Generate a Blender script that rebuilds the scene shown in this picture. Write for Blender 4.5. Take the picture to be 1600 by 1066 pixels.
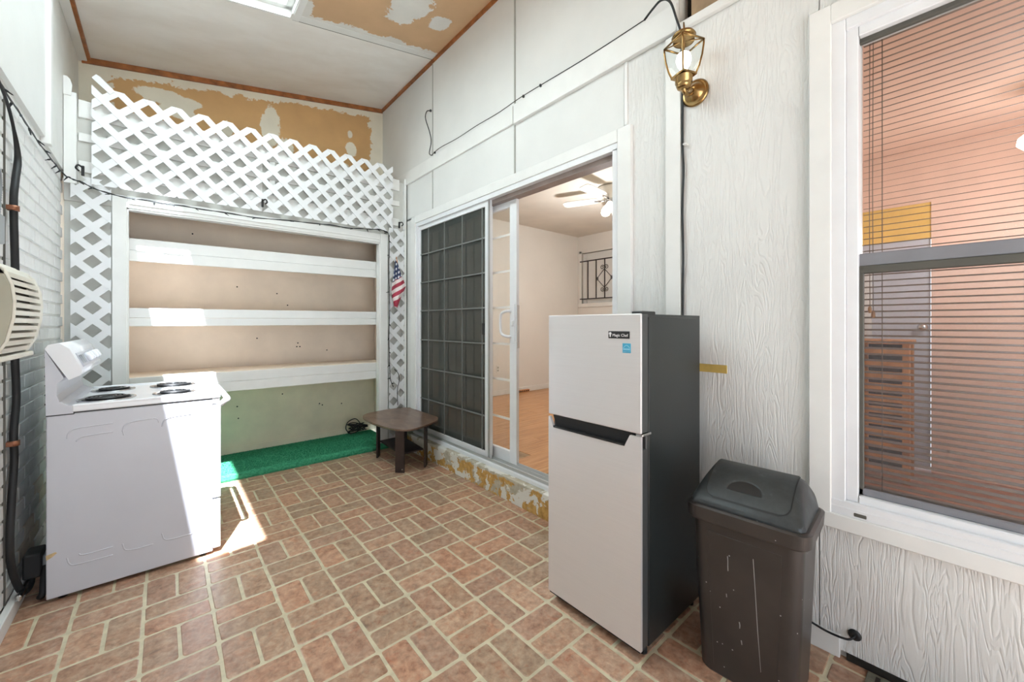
import bpy, bmesh, math, random
from mathutils import Vector, Matrix, noise
random.seed(7)
for o in list(bpy.data.objects): bpy.data.objects.remove(o)
SC = bpy.context.scene
COL = SC.collection
R = math.radians

# ------------------------------------------------------------------ camera
EYE = 1.345
YAW = 0.7165
FPX = 623.57
cam_d = bpy.data.cameras.new('camera'); cam = bpy.data.objects.new('camera', cam_d); COL.objects.link(cam)
cam.location = (0, 0, EYE)
cam.rotation_euler = (math.pi/2, 0, -YAW)
cam_d.sensor_width = 36; cam_d.lens = 36*FPX/1600
cam_d.shift_y = -(533-506.8)/1600
cam_d.clip_start = 0.02
SC.camera = cam

# ------------------------------------------------------------------ world, sun, exposure
SUN_DIR = Vector((.16, .40, -1)).normalized()
w = bpy.data.worlds.new('world'); SC.world = w; w.use_nodes = True
bg = w.node_tree.nodes['Background']
bg.inputs[0].default_value = (0.80, 0.91, 1.05, 1); bg.inputs[1].default_value = 4.0
sd = bpy.data.lights.new('sun', 'SUN'); sd.energy = 46; sd.angle = R(0.6); sd.color = (.88, .95, 1.04)
so = bpy.data.objects.new('sun', sd); COL.objects.link(so)
so.rotation_euler = SUN_DIR.to_track_quat('-Z', 'Y').to_euler(); so.location = (0, -3, 8)
vs = SC.view_settings
vs.view_transform = 'Standard'; vs.look = 'None'; vs.gamma = 1; vs.use_curve_mapping = False
vs.exposure = -0.38

# ------------------------------------------------------------------ materials
def lin(c):
    return tuple(((v/255)/12.92 if v/255 <= .04045 else ((v/255+.055)/1.055)**2.4) for v in c) + (1,)
class NT:
    def __init__(s, name):
        s.m = bpy.data.materials.new(name); s.m.use_nodes = True
        s.t = s.m.node_tree; s.b = s.t.nodes['Principled BSDF']; s.out = s.t.nodes['Material Output']
        s._tc = None
    def n(s, ty, **kw):
        nd = s.t.nodes.new(ty)
        for k, v in kw.items(): setattr(nd, k, v)
        return nd
    def link(s, a, b): s.t.links.new(a, b)
    def coord(s, scale=(1, 1, 1), loc=(0, 0, 0), out='Object'):
        if not s._tc: s._tc = s.n('ShaderNodeTexCoord')
        mp = s.n('ShaderNodeMapping'); mp.inputs['Scale'].default_value = scale; mp.inputs['Location'].default_value = loc
        s.link(s._tc.outputs[out], mp.inputs[0]); return mp.outputs[0]
    def noise(s, scale, detail=4, rough=.55, dist=0, vec=None, w=None):
        nd = s.n('ShaderNodeTexNoise')
        nd.inputs['Scale'].default_value = scale; nd.inputs['Detail'].default_value = detail
        nd.inputs['Roughness'].default_value = rough; nd.inputs['Distortion'].default_value = dist
        if w is not None:
            nd.noise_dimensions = '4D'; s.link(w, nd.inputs['W'])
        s.link(vec if vec is not None else s.coord(), nd.inputs['Vector'])
        return nd.outputs['Fac']
    def ramp(s, fac, stops, interp='LINEAR'):
        r = s.n('ShaderNodeValToRGB'); r.color_ramp.interpolation = interp
        e = r.color_ramp.elements
        while len(e) < len(stops): e.new(.5)
        for i, (p, c) in enumerate(stops):
            e[i].position = p; e[i].color = c if len(c) == 4 else lin(c)
        s.link(fac, r.inputs[0]); return r.outputs[0]
    def mix(s, fac, a, b):
        mx = s.n('ShaderNodeMix', data_type='RGBA')
        for sock, v in ((mx.inputs[0], fac), (mx.inputs[6], a), (mx.inputs[7], b)):
            if hasattr(v, 'is_linked') or hasattr(v, 'links'): s.link(v, sock)
            else: sock.default_value = v
        return mx.outputs[2]
    def math(s, op, a, b=0.0, c=0.0):
        nd = s.n('ShaderNodeMath', operation=op)
        for i, v in enumerate((a, b, c)):
            if isinstance(v, (int, float)): nd.inputs[i].default_value = v
            else: s.link(v, nd.inputs[i])
        return nd.outputs[0]
    def bump(s, h, strength=.3, dist=.01):
        b = s.n('ShaderNodeBump'); b.inputs['Strength'].default_value = strength; b.inputs['Distance'].default_value = dist
        s.link(h, b.inputs['Height']); s.link(b.outputs[0], s.b.inputs['Normal'])
    def xyz(s):
        sp = s.n('ShaderNodeSeparateXYZ'); s.link(s.coord(), sp.inputs[0]); return sp.outputs
    def base(s, c):
        if isinstance(c, tuple): s.b.inputs['Base Color'].default_value = c
        else: s.link(c, s.b.inputs['Base Color'])
    def set(s, rough=None, metal=None, spec=None, coat=None):
        if rough is not None: s.b.inputs['Roughness'].default_value = rough
        if metal is not None: s.b.inputs['Metallic'].default_value = metal
        if spec is not None: s.b.inputs['Specular IOR Level'].default_value = spec
        if coat is not None: s.b.inputs['Coat Weight'].default_value = coat
        return s
MATS = {}
def simple(name, c, rough=.5, metal=0, var=.08, nscale=6, bump=0, bscale=60, spec=.5):
    t = NT(name); t.set(rough, metal, spec)
    if var:
        f = t.noise(nscale, 5)
        d = tuple(max(0, v*(1-var)) for v in c); l = tuple(min(255, v*(1+var*.4)) for v in c)
        t.base(t.ramp(f, [(.3, d), (.7, l)]))
    else: t.base(lin(c))
    if bump: t.bump(t.noise(bscale, 3), bump, .004)
    MATS[name] = t.m; return t.m
def emis(name, c, strength):
    t = NT(name); t.base(lin(c)); t.b.inputs['Emission Color'].default_value = lin(c); t.b.inputs['Emission Strength'].default_value = strength
    MATS[name] = t.m; return t.m

simple('white_paint', (226, 226, 222), .5, var=.03, bump=.08)
simple('white_trim', (229, 229, 226), .42, var=.02)
simple('white_vinyl', (228, 229, 231), .35, var=.02)
simple('board_shaded', (200, 200, 194), .6, var=.04)  # off-white boards, greyed to stand for the shade behind the lattice
simple('lattice_white', (226, 227, 228), .42, var=.01)
simple('black_rubber', (28, 29, 31), .55, var=.15)
simple('black_wire', (34, 38, 40), .5, var=.1)
simple('black_metal', (30, 30, 31), .4, var=.1)
simple('iron', (48, 38, 36), .5, var=.15)
simple('brown_trim', (160, 98, 52), .45, var=.25, nscale=14)
simple('chrome', (200, 200, 200), .22, 1, var=0)
simple('alu', (190, 192, 192), .35, .7, var=.03)
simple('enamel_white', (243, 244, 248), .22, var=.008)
simple('enamel_shaded', (206, 207, 215), .30, var=.01)  # the white enamel again, darkened to carry the shade on the stove's side
simple('ac_plastic', (226, 223, 210), .45, var=.04)
simple('ac_dark', (168, 165, 148), .55, var=.06)
simple('ac_inside', (110, 104, 96), .6, var=.1)
simple('beige_wall', (230, 224, 214), .6, var=.02, nscale=1.5, bump=.03)
simple('beige_ceiling', (220, 212, 198), .7, var=.04, nscale=2, bump=.1, bscale=90)
simple('interior_white', (232, 228, 220), .5, var=.02)
simple('peach_wall', (236, 202, 182), .6, var=.03)
simple('grey_door', (196, 198, 206), .5, var=.02)
simple('yellow_paint', (236, 196, 110), .6, var=.04)
simple('red_floor', (176, 120, 92), .45, var=.15)
simple('rack_wood', (196, 136, 84), .5, var=.22, nscale=10)
simple('slat', (122, 104, 90), .5, var=.03)
simple('sash_grey', (128, 128, 134), .5, var=.04)
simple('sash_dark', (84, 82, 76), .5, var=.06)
simple('blue_label', (70, 170, 205), .4, var=0)
simple('label_light', (150, 210, 232), .4, var=0)
simple('badge_black', (34, 34, 36), .3, var=0)
simple('letter_white', (235, 235, 235), .4, var=0)
simple('grey_plastic', (150, 156, 160), .45, var=.03)
simple('display_grey', (176, 180, 190), .3, var=.03)
simple('dark_hole', (40, 34, 28), .9, var=.2)
simple('beam_wood', (176, 148, 116), .7, var=.2, nscale=9)
simple('track_brown', (150, 136, 130), .5, var=.1)
simple('copper', (150, 100, 75), .4, .6, var=.15)
simple('sticker_tan', (214, 186, 140), .7, var=.15, nscale=40)
simple('mustard', (206, 176, 96), .7, var=.12, nscale=12)
simple('closet_paint', (250, 236, 220), .6, var=.05, nscale=2.5)
simple('closet_green', (242, 232, 208), .65, var=.06, nscale=3)
simple('fan_white', (238, 236, 228), .4, var=.02)
simple('register_grey', (110, 108, 92), .6, var=.3, nscale=30)
simple('concrete_out', (190, 186, 178), .9, var=.1)
emis('bulb_glow', (255, 250, 240), 5)
emis('fan_glow', (255, 244, 224), 6)

def siding(name, strength, c=(224, 224, 221), dist=.006):
    t = NT(name); t.set(.5)
    v = t.coord((1, 7.5, .85))
    n1 = t.noise(2.0, 3, .5, .5, v)
    rings = t.math('PINGPONG', t.math('MULTIPLY', n1, 15.0), .5)
    h = t.math('ADD', t.math('MULTIPLY', t.ramp(rings, [(0.0, (0, 0, 0, 1)), (.28, (1, 1, 1, 1))]), .8), t.math('MULTIPLY', t.noise(30, 3, .6, 0, t.coord((1, 9, 1))), .35))
    t.bump(h, strength, dist)
    big = t.noise(1.7, 3)
    col = t.ramp(big, [(.3, tuple(x*.965 for x in c)), (.65, c)])
    t.base(col); MATS[name] = t.m
siding('siding_grain', .36)
siding('siding_smooth', .10)

# vinyl bricks
t = NT('brick_vinyl'); t.set(.38, spec=.5)
oi = t.n('ShaderNodeObjectInfo'); wv = t.math('MULTIPLY', oi.outputs['Random'], 37.0)
f1 = t.noise(11, 6, .66, .8, w=wv); f2 = t.noise(30, 6, .7, .4, w=wv); f3 = t.noise(4, 2, .5, 0, w=wv)
c1 = t.ramp(f1, [(.32, (140, 120, 104)), (.44, (190, 150, 126)), (.54, (192, 172, 154)), (.66, (198, 138, 108))])
c2 = t.ramp(f2, [(.34, (112, 84, 68)), (.5, (186, 160, 140)), (.66, (228, 208, 184))])
cc = t.mix(.5, c1, c2)
tone = t.ramp(oi.outputs['Random'], [(0, (220, 204, 194)), (.25, (242, 212, 192)), (.5, (212, 206, 192)), (.75, (248, 230, 214)), (1, (210, 194, 184))])
mm = t.n('ShaderNodeMix', data_type='RGBA', blend_type='MULTIPLY'); mm.inputs[0].default_value = .85
t.link(cc, mm.inputs[6]); t.link(tone, mm.inputs[7])
t.base(mm.outputs[2]); t.bump(t.math('ADD', f2, t.math('MULTIPLY', f1, .5)), .25, .004); MATS['brick_vinyl'] = t.m
simple('grout', (206, 196, 166), .5, var=.1, nscale=20, bump=.1)

# painted wall bricks
for nm, c, d in (('brick_white', (226, 226, 224), .04), ('brick_grey', (212, 214, 212), .10), ('brick_dun', (210, 198, 182), .12)):
    t = NT(nm); t.set(.5)
    oi = t.n('ShaderNodeObjectInfo'); wv = t.math('MULTIPLY', oi.outputs['Random'], 19.0)
    f = t.noise(12, 5, .6, 0, w=wv)
    t.base(t.ramp(f, [(.3, tuple(x*(1-d) for x in c)), (.7, c)])); t.bump(t.noise(45, 4, .6, 0, w=wv), .25, .004); MATS[nm] = t.m

# plaster-patched drywall: tan paper, joint compound along the borders and in blobs
XL_ = -.545
def drywall(name, tan, white, fields, blobs, axes, edge_noise=.24, bump=.08, top=0):
    """fields: list of (axis, limit, sign) borders with width; blobs: (a, b, ra, rb)"""
    t = NT(name); t.set(.75)
    X = t.xyz(); a, b = X[axes[0]], X[axes[1]]
    nz = t.math('SUBTRACT', t.noise(8, 8, .66, .4), .5)
    nz = t.math('MULTIPLY', nz, edge_noise)
    acc = None
    if top:   # joint compound along the sloping ceiling line
        acc = t.math('SUBTRACT', top, t.math('ADD', t.math('SUBTRACT', t.math('MULTIPLY_ADD', a, .183, 3.65), b), nz))
    for ax, lim, sgn, wd in fields:
        s_ = a if ax == 0 else b
        dd = t.math('SUBTRACT', s_, lim) if sgn > 0 else t.math('SUBTRACT', lim, s_)
        v = t.math('SUBTRACT', wd, t.math('ADD', dd, nz))
        acc = v if acc is None else t.math('MAXIMUM', acc, v)
    for (ca, cb, ra, rb) in blobs:
        da = t.math('DIVIDE', t.math('SUBTRACT', a, ca), ra); db = t.math('DIVIDE', t.math('SUBTRACT', b, cb), rb)
        r2 = t.math('SQRT', t.math('ADD', t.math('MULTIPLY', da, da), t.math('MULTIPLY', db, db)))
        v = t.math('MULTIPLY', t.math('SUBTRACT', 1.0, t.math('ADD', r2, t.math('MULTIPLY', nz, 6.0))), min(ra, rb))
        acc = v if acc is None else t.math('MAXIMUM', acc, v)
    m_ = t.math('MULTIPLY', acc, 120.0); m_.node.use_clamp = True
    var = t.noise(3.5, 4)
    tc = t.ramp(var, [(.3, tuple(x*.94 for x in tan)), (.7, tan)])
    wc = t.ramp(var, [(.3, tuple(x*.94 for x in white)), (.7, white)])
    t.base(t.mix(m_, tc, wc)); t.bump(m_, bump, .004); MATS[name] = t.m
drywall('drywall_back', (210, 166, 112), (232, 224, 204),
        [(0, 2.06, -1, .17), (0, XL_, 1, .20)],
        [(.02, 3.42, .24, .07), (.10, 3.33, .12, .09), (.46, 3.27, .06, .09), (.84, 3.42, .09, .22), (.98, 3.22, .08, .13),
         (1.68, 3.42, .07, .09), (1.60, 3.20, .05, .04), (1.66, 3.60, .03, .05)], (0, 2), top=.115)
drywall('drywall_ceiling', (206, 170, 132), (224, 222, 216),
        [(1, 3.575, -1, .13)], [(1.50, 2.98, .16, .24), (1.82, 3.06, .10, .10), (.80, 3.45, .09, .22), (1.25, 1.6, .12, .5)], (0, 1))
# glossy ceiling panel
t = NT('ceiling_gloss'); t.set(.32)
f = t.noise(2.2, 4, .5, .3, t.coord((1, 2.2, 1)))
t.base(t.ramp(f, [(.3, (232, 228, 222)), (.6, (242, 240, 236))])); t.bump(t.noise(3, 3, .5, .4, t.coord((1, 2, 1))), .25, .03); MATS['ceiling_gloss'] = t.m
# peeling step
t = NT('peeling'); t.set(.65)
a = t.noise(6.5, 6, .62, .3, t.coord((1, 1, 1.2))); b = t.noise(9, 6, .65, .2, t.coord((1, 1, 1), (4, 3, 1))); c_ = t.noise(26, 5, .6)
ochre = t.ramp(c_, [(.3, (166, 124, 62)), (.6, (204, 162, 92)), (.8, (186, 160, 118))])
grey = t.ramp(c_, [(.3, (168, 160, 140)), (.7, (196, 190, 172))])
m1 = t.ramp(b, [(.54, (0, 0, 0, 1)), (.57, (1, 1, 1, 1))]); m2 = t.ramp(a, [(.50, (0, 0, 0, 1)), (.515, (1, 1, 1, 1))])
X = t.xyz()
top = t.math('GREATER_THAN', t.math('ADD', X[2], t.math('MULTIPLY', t.math('SUBTRACT', b, .5), .12)), .155)
col = t.mix(m1, ochre, grey); col = t.mix(top, col, grey); col = t.mix(m2, col, lin((222, 220, 212)))
t.base(col); t.bump(t.math('ADD', m2, m1), .4, .004); MATS['peeling'] = t.m
# carpet
t = NT('carpet_green'); t.set(.95, spec=.1)
t.base(t.ramp(t.noise(60, 4), [(.3, (50, 124, 90)), (.7, (80, 168, 128))])); t.bump(t.noise(160, 3), .6, .01); MATS['carpet_green'] = t.m
# table tops
t = NT('table_top'); t.set(.28)
t.base(t.ramp(t.noise(7, 5, .6, .5, t.coord((2, .8, 1))), [(.3, (92, 70, 58)), (.55, (124, 98, 82)), (.75, (140, 116, 98))])); MATS['table_top'] = t.m
simple('table_dark', (52, 40, 37), .4, var=.2, nscale=12)
# stainless
t = NT('stainless'); t.set(.36, .42)
f = t.noise(3, 4, .6, 0, t.coord((1, 1, 60)))
t.base(t.ramp(f, [(.3, (224, 221, 220)), (.7, (227, 224, 223))])); MATS['stainless'] = t.m
t = NT('fridge_black'); t.set(.32)
t.base(lin((36, 40, 40))); t.bump(t.noise(220, 2), .12, .002); MATS['fridge_black'] = t.m
# bin plastic
t = NT('bin_body'); t.set(.36)
vo = t.n('ShaderNodeTexVoronoi'); vo.inputs['Scale'].default_value = 26; t.link(t.coord(), vo.inputs['Vector'])
sp_ = t.math('LESS_THAN', vo.outputs['Distance'], .06)
t.base(t.mix(sp_, t.ramp(t.noise(5, 3), [(.3, (50, 46, 44)), (.7, (62, 57, 54))]), lin((170, 170, 168)))); MATS['bin_body'] = t.m
t = NT('bin_lid'); t.set(.40)
t.base(t.ramp(t.noise(16, 6, .7), [(.35, (44, 48, 50)), (.6, (56, 61, 62)), (.8, (88, 96, 96))])); MATS['bin_lid'] = t.m
# brass
t = NT('brass'); t.set(.26, 1); t.base(t.ramp(t.noise(14, 4), [(.3, (138, 108, 66)), (.7, (178, 148, 100))])); MATS['brass'] = t.m
# laminate planks
t = NT('laminate'); t.set(.32)
oi = t.n('ShaderNodeObjectInfo'); wv = t.math('MULTIPLY', oi.outputs['Random'], 23.0)
f = t.noise(3.2, 5, .6, .5, t.coord((1, 14, 1)), w=wv)
t.base(t.ramp(f, [(.3, (168, 112, 66)), (.5, (196, 142, 92)), (.72, (212, 164, 116))])); MATS['laminate'] = t.m
# glass & screens
def glass(name, c=(1, 1, 1, 1), rough=.02, alpha=.9, ior=1.45):
    t = NT(name); tr = t.n('ShaderNodeBsdfTransparent'); tr.inputs[0].default_value = c
    gl = t.n('ShaderNodeBsdfGlossy'); gl.inputs['Roughness'].default_value = rough
    lw = t.n('ShaderNodeLayerWeight'); fac = t.math('ADD', t.math('MULTIPLY', t.math('POWER', lw.outputs['Facing'], 5.0), .8), .03)
    mx = t.n('ShaderNodeMixShader'); t.link(fac, mx.inputs[0]); t.link(tr.outputs[0], mx.inputs[1]); t.link(gl.outputs[0], mx.inputs[2])
    t.link(mx.outputs[0], t.out.inputs[0]); MATS[name] = t.m
glass('clear_glass', (.97, .98, .97, 1))
glass('lamp_glass', (.96, .98, .98, 1))
def screen(name, c, op):
    t = NT(name); tr = t.n('ShaderNodeBsdfTransparent'); df = t.n('ShaderNodeBsdfDiffuse'); df.inputs[0].default_value = lin(c)
    mx = t.n('ShaderNodeMixShader'); mx.inputs[0].default_value = op
    t.link(tr.outputs[0], mx.inputs[1]); t.link(df.outputs[0], mx.inputs[2]); t.link(mx.outputs[0], t.out.inputs[0]); MATS[name] = t.m
screen('screen_dark', (74, 77, 74), .74)
screen('screen_light', (120, 120, 122), .13)
# translucent green roof panel
t = NT('green_panel'); tl = t.n('ShaderNodeBsdfTranslucent'); tl.inputs[0].default_value = lin((232, 240, 232))
tr = t.n('ShaderNodeBsdfTransparent'); tr.inputs[0].default_value = lin((190, 240, 226)); mx = t.n('ShaderNodeMixShader'); mx.inputs[0].default_value = .0
t.link(tl.outputs[0], mx.inputs[1]); t.link(tr.outputs[0], mx.inputs[2]); t.link(mx.outputs[0], t.out.inputs[0]); MATS['green_panel'] = t.m
# flag cloth
t = NT('flag_cloth'); t.set(.8); t._tc = t.n('ShaderNodeTexCoord')
sp = t.n('ShaderNodeSeparateXYZ'); t.link(t._tc.outputs['UV'], sp.inputs[0]); u, v = sp.outputs[0], sp.outputs[1]
st = t.math('MODULO', t.math('FLOOR', t.math('MULTIPLY', v, 13.0)), 2.0)
stripes = t.mix(t.math('GREATER_THAN', st, .5), lin((176, 62, 82)), lin((240, 228, 226)))
can = t.math('MULTIPLY', t.math('LESS_THAN', u, .40), t.math('GREATER_THAN', v, .4615))
su = t.math('SUBTRACT', t.math('FRACT', t.math('MULTIPLY', u, 15.0)), .5); sv = t.math('SUBTRACT', t.math('FRACT', t.math('MULTIPLY', t.math('SUBTRACT', v, .4615), 9.3)), .5)
star = t.math('LESS_THAN', t.math('ADD', t.math('MULTIPLY', su, su), t.math('MULTIPLY', sv, sv)), .075)
blue = t.mix(star, lin((52, 62, 96)), lin((238, 238, 240)))
t.base(t.mix(can, stripes, blue)); MATS['flag_cloth'] = t.m

# ------------------------------------------------------------------ mesh helpers
class B:
    def __init__(s): s.bm = bmesh.new(); s.smooth = False
    def box(s, x0, x1, y0, y1, z0, z1, bev=0, seg=1, rot=None, piv=None):
        g = bmesh.ops.create_cube(s.bm, size=1)
        vs_ = g['verts']
        for v in vs_:
            v.co = Vector(((x0+x1)/2+v.co.x*(x1-x0), (y0+y1)/2+v.co.y*(y1-y0), (z0+z1)/2+v.co.z*(z1-z0)))
        if bev:
            es = list({e for v in vs_ for e in v.link_edges})
            r_ = bmesh.ops.bevel(s.bm, geom=es, offset=bev, segments=seg, affect='EDGES', profile=.5)
            vs_ = list({v for f in r_['faces'] for v in f.verts} | {v for v in vs_ if v.is_valid})
        if rot is not None:
            bmesh.ops.rotate(s.bm, verts=vs_, cent=piv or ((x0+x1)/2, (y0+y1)/2, (z0+z1)/2), matrix=rot)
        return s
    def prism(s, poly, axis, lo, hi, smooth=False):
        """poly 2D points; axis 0: (y,z) extruded on x; 1: (x,z) on y; 2: (x,y) on z"""
        def P(p, h):
            return (h, p[0], p[1]) if axis == 0 else ((p[0], h, p[1]) if axis == 1 else (p[0], p[1], h))
        a = [s.bm.verts.new(P(p, lo)) for p in poly]; b = [s.bm.verts.new(P(p, hi)) for p in poly]
        n = len(poly)
        s.bm.faces.new(a); s.bm.faces.new(b[::-1])
        for i in range(n):
            f = s.bm.faces.new((a[i], b[i], b[(i+1) % n], a[(i+1) % n])); f.smooth = smooth
        bmesh.ops.recalc_face_normals(s.bm, faces=s.bm.faces)
        return s
    def tube(s, pts, r, n=8, caps=True, closed=False):
        pts = [Vector(p) for p in pts]; rings = []
        m = len(pts); prev = None
        for i, p in enumerate(pts):
            if closed: d = pts[(i+1) % m]-pts[i-1]
            else: d = pts[min(i+1, m-1)]-pts[max(i-1, 0)]
            d.normalize()
            if prev is None:
                up = Vector((0, 0, 1)) if abs(d.z) < .9 else Vector((1, 0, 0)); a = d.cross(up).normalized()
            else:
                a = prev-d*prev.dot(d)
                a = a.normalized() if a.length > 1e-6 else d.orthogonal().normalized()
            prev = a; b = d.cross(a)
            rr = r[i] if isinstance(r, (list, tuple)) else r
            rings.append([s.bm.verts.new(p+(a*math.cos(k*2*math.pi/n)+b*math.sin(k*2*math.pi/n))*rr) for k in range(n)])
        for i in range(m if closed else m-1):
            A, Bq = rings[i], rings[(i+1) % m]
            for k in range(n):
                f = s.bm.faces.new((A[k], A[(k+1) % n], Bq[(k+1) % n], Bq[k])); f.smooth = True
        if caps and not closed:
            s.bm.faces.new(rings[0][::-1]); s.bm.faces.new(rings[-1])
        return s
    def lathe(s, prof, c=(0, 0, 0), axis='z', n=24, ang=0, smooth=True, sx=1, sy=1):
        c = Vector(c); rings = []
        for r_, h in prof:
            ring = []
            for k in range(n):
                t_ = ang+k*2*math.pi/n; x, y = r_*math.cos(t_)*sx, r_*math.sin(t_)*sy
                v = (x, y, h) if axis == 'z' else ((h, x, y) if axis == 'x' else (x, h, y))
                ring.append(s.bm.verts.new(c+Vector(v)))
            rings.append(ring)
        for i in range(len(rings)-1):
            for k in range(n):
                f = s.bm.faces.new((rings[i][k], rings[i][(k+1) % n], rings[i+1][(k+1) % n], rings[i+1][k])); f.smooth = smooth
        s.bm.faces.new(rings[0][::-1]); s.bm.faces.new(rings[-1])
        bmesh.ops.recalc_face_normals(s.bm, faces=s.bm.faces)
        return s
    def poly(s, pts, smooth=False):
        f = s.bm.faces.new([s.bm.verts.new(p) for p in pts]); f.smooth = smooth; return s
    def hexa(s, lo4, hi4):
        a = [s.bm.verts.new(p) for p in lo4]; b = [s.bm.verts.new(p) for p in hi4]
        s.bm.faces.new(a[::-1]); s.bm.faces.new(b)
        for i in range(4): s.bm.faces.new((a[i], a[(i+1) % 4], b[(i+1) % 4], b[i]))
        bmesh.ops.recalc_face_normals(s.bm, faces=s.bm.faces); return s
    def mesh(s, name, mat):
        me = bpy.data.meshes.new(name); s.bm.to_mesh(me); s.bm.free()
        if mat: me.materials.append(MATS[mat])
        return me
def rootloc(o):
    while o.parent: o = o.parent
    return Vector(o.location)
def part(name, b, mat, parent=None, local=False, label=None):
    """mesh in world coordinates, stored relative to its thing's base"""
    me = b.mesh(name, mat); o = bpy.data.objects.new(name, me); COL.objects.link(o)
    if parent:
        o.parent = parent
        if not local: me.transform(Matrix.Translation(-rootloc(parent)))
    if label: o['label'] = label
    return o
def inst(name, me, parent, loc, rot=(0, 0, 0)):
    o = bpy.data.objects.new(name, me); COL.objects.link(o); o.parent = parent
    o.location = Vector(loc)-rootloc(parent); o.rotation_euler = rot; return o
def tag(o, label, cat=None, group=None, kind=None):
    o['label'] = label
    if cat: o['category'] = cat
    if group: o['group'] = group
    if kind: o['kind'] = kind
    return o
def thing(name, label, cat, loc=(0, 0, 0), group=None, kind=None, rz=0):
    o = bpy.data.objects.new(name, None); COL.objects.link(o); o.location = loc; o.rotation_euler = (0, 0, rz); o.empty_display_size = .1
    return tag(o, label, cat, group, kind)
def cat_rom(pts, k=8):
    pts = [Vector(p) for p in pts]; out = []
    for i in range(len(pts)-1):
        p0 = pts[max(i-1, 0)]; p1 = pts[i]; p2 = pts[i+1]; p3 = pts[min(i+2, len(pts)-1)]
        for j in range(k):
            t_ = j/k
            out.append(.5*((2*p1)+(-p0+p2)*t_+(2*p0-5*p1+4*p2-p3)*t_*t_+(-p0+3*p1-3*p2+p3)*t_**3))
    out.append(pts[-1]); return out
def text_mesh(name, s, size, mat, extrude=.0006):
    cu = bpy.data.curves.new(name, 'FONT'); cu.body = s; cu.size = size; cu.extrude = extrude; cu.align_x = 'CENTER'; cu.align_y = 'CENTER'
    ob = bpy.data.objects.new(name+'_tmp', cu); COL.objects.link(ob)
    dg = bpy.context.evaluated_depsgraph_get(); me = bpy.data.meshes.new_from_object(ob.evaluated_get(dg)); me.name = name
    bpy.data.objects.remove(ob); bpy.data.curves.remove(cu)
    me.materials.clear(); me.materials.append(MATS[mat]); return me
def project(x, y, z):
    c, s_ = math.cos(YAW), math.sin(YAW); xr = x*c-y*s_; fw = x*s_+y*c
    if fw < .05: return None
    return 800+FPX*xr/fw, 506.8-FPX*(z-EYE)/fw
def in_frame(x, y, z, m=30):
    p = project(x, y, z); return p is not None and -m < p[0] < 1600+m and -m < p[1] < 1066+m

# ------------------------------------------------------------------ constants of the room
XL, XR, YP, YB, YN = -.545, 2.06, 4.2, 4.83, -1.8
S = .245
def ceil_z(x): return 3.65+.183*x
random.seed(11)

# ------------------------------------------------------------------ floor with brick pattern
b = B(); b.box(XL-.08, XR+.02, YN, YP+.03, -.06, 0)
floor = part('floor', b, 'grout'); tag(floor, 'brick patterned vinyl floor in basket weave with pale grout', 'floor', kind='structure')
def brick_outline(bm, L, W, z0, z1, cx=0, cy=0, rot=False, jit=.0022, rnd=.011):
    pts = []
    hx, hy = L/2, W/2
    base = [(-hx+rnd, -hy), (hx-rnd, -hy), (hx-rnd*.3, -hy+rnd*.3), (hx, -hy+rnd), (hx, hy-rnd), (hx-rnd*.3, hy-rnd*.3), (hx-rnd, hy), (-hx+rnd, hy), (-hx+rnd*.3, hy-rnd*.3), (-hx, hy-rnd), (-hx, -hy+rnd), (-hx+rnd*.3, -hy+rnd*.3)]
    base = [(x+random.uniform(-jit, jit), y+random.uniform(-jit, jit)) for x, y in base]
    def mk(k, z):
        r = []
        for x, y in base:
            x2, y2 = x*(1-k/hx), y*(1-k/hy)
            if rot: x2, y2 = -y2, x2
            r.append(bm.verts.new((cx+x2, cy+y2, z)))
        return r
    r0 = mk(0, z0); r1 = mk(.004, z1)
    n = len(base)
    for i in range(n):
        f = bm.faces.new((r0[i], r0[(i+1) % n], r1[(i+1) % n], r1[i])); f.smooth = True
    bm.faces.new(r1)
BL, BW = S-.013, S/2-.0105
variants = []
for k in range(8):
    b = B(); brick_outline(b.bm, BL, BW, -.001, .0028); variants.append(b.mesh('brick', 'brick_vinyl'))
cells = []
for c in range(-5, 8):
    for r in range(-4, 24):
        x0 = (c+1.705)*S; y0 = (14.498-r-1)*S
        vert = (c+r) % 2 != 0
        for k in (0, 1):
            if vert: bx, by = x0+S*(.25+.5*k), y0+S/2
            else: bx, by = x0+S/2, y0+S*(.25+.5*k)
            if bx < XL+.03 or bx > XR+.02 or by > YP+.03 or by < YN: continue
            cells.append((bx, by, vert))
def hidden(x, y):
    if -.40 < x < .22 and 2.98 < y < 3.6: return True
    if 1.5 < x < 1.93 and .93 < y < 1.3: return True
    return False
vis = sorted((cl for cl in cells if in_frame(cl[0], cl[1], 0) and not hidden(cl[0], cl[1])), key=lambda cl: math.hypot(cl[0], cl[1]))[:298]
vset = set(vis)
for (bx, by, vert) in vis:
    inst('brick', random.choice(variants), floor, (bx+random.uniform(-.001, .001), by+random.uniform(-.001, .001), 0), (0, 0, (math.pi/2 if vert else 0)+random.choice((0, math.pi))+random.uniform(-.006, .006)))
b = B()
for cl in cells:
    if cl not in vset: brick_outline(b.bm, BL, BW, -.001, .0028, cl[0], cl[1], cl[2])
o = part('brick_remainder', b, 'brick_vinyl', floor); o['kind'] = 'stuff'
b = B(); b.box(-30, 30, -40, YN-.02, -.12, -.06)
g = part('ground', b, 'concrete_out'); tag(g, 'pale concrete yard outside the added opening behind the viewer', 'ground', kind='structure')

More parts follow.
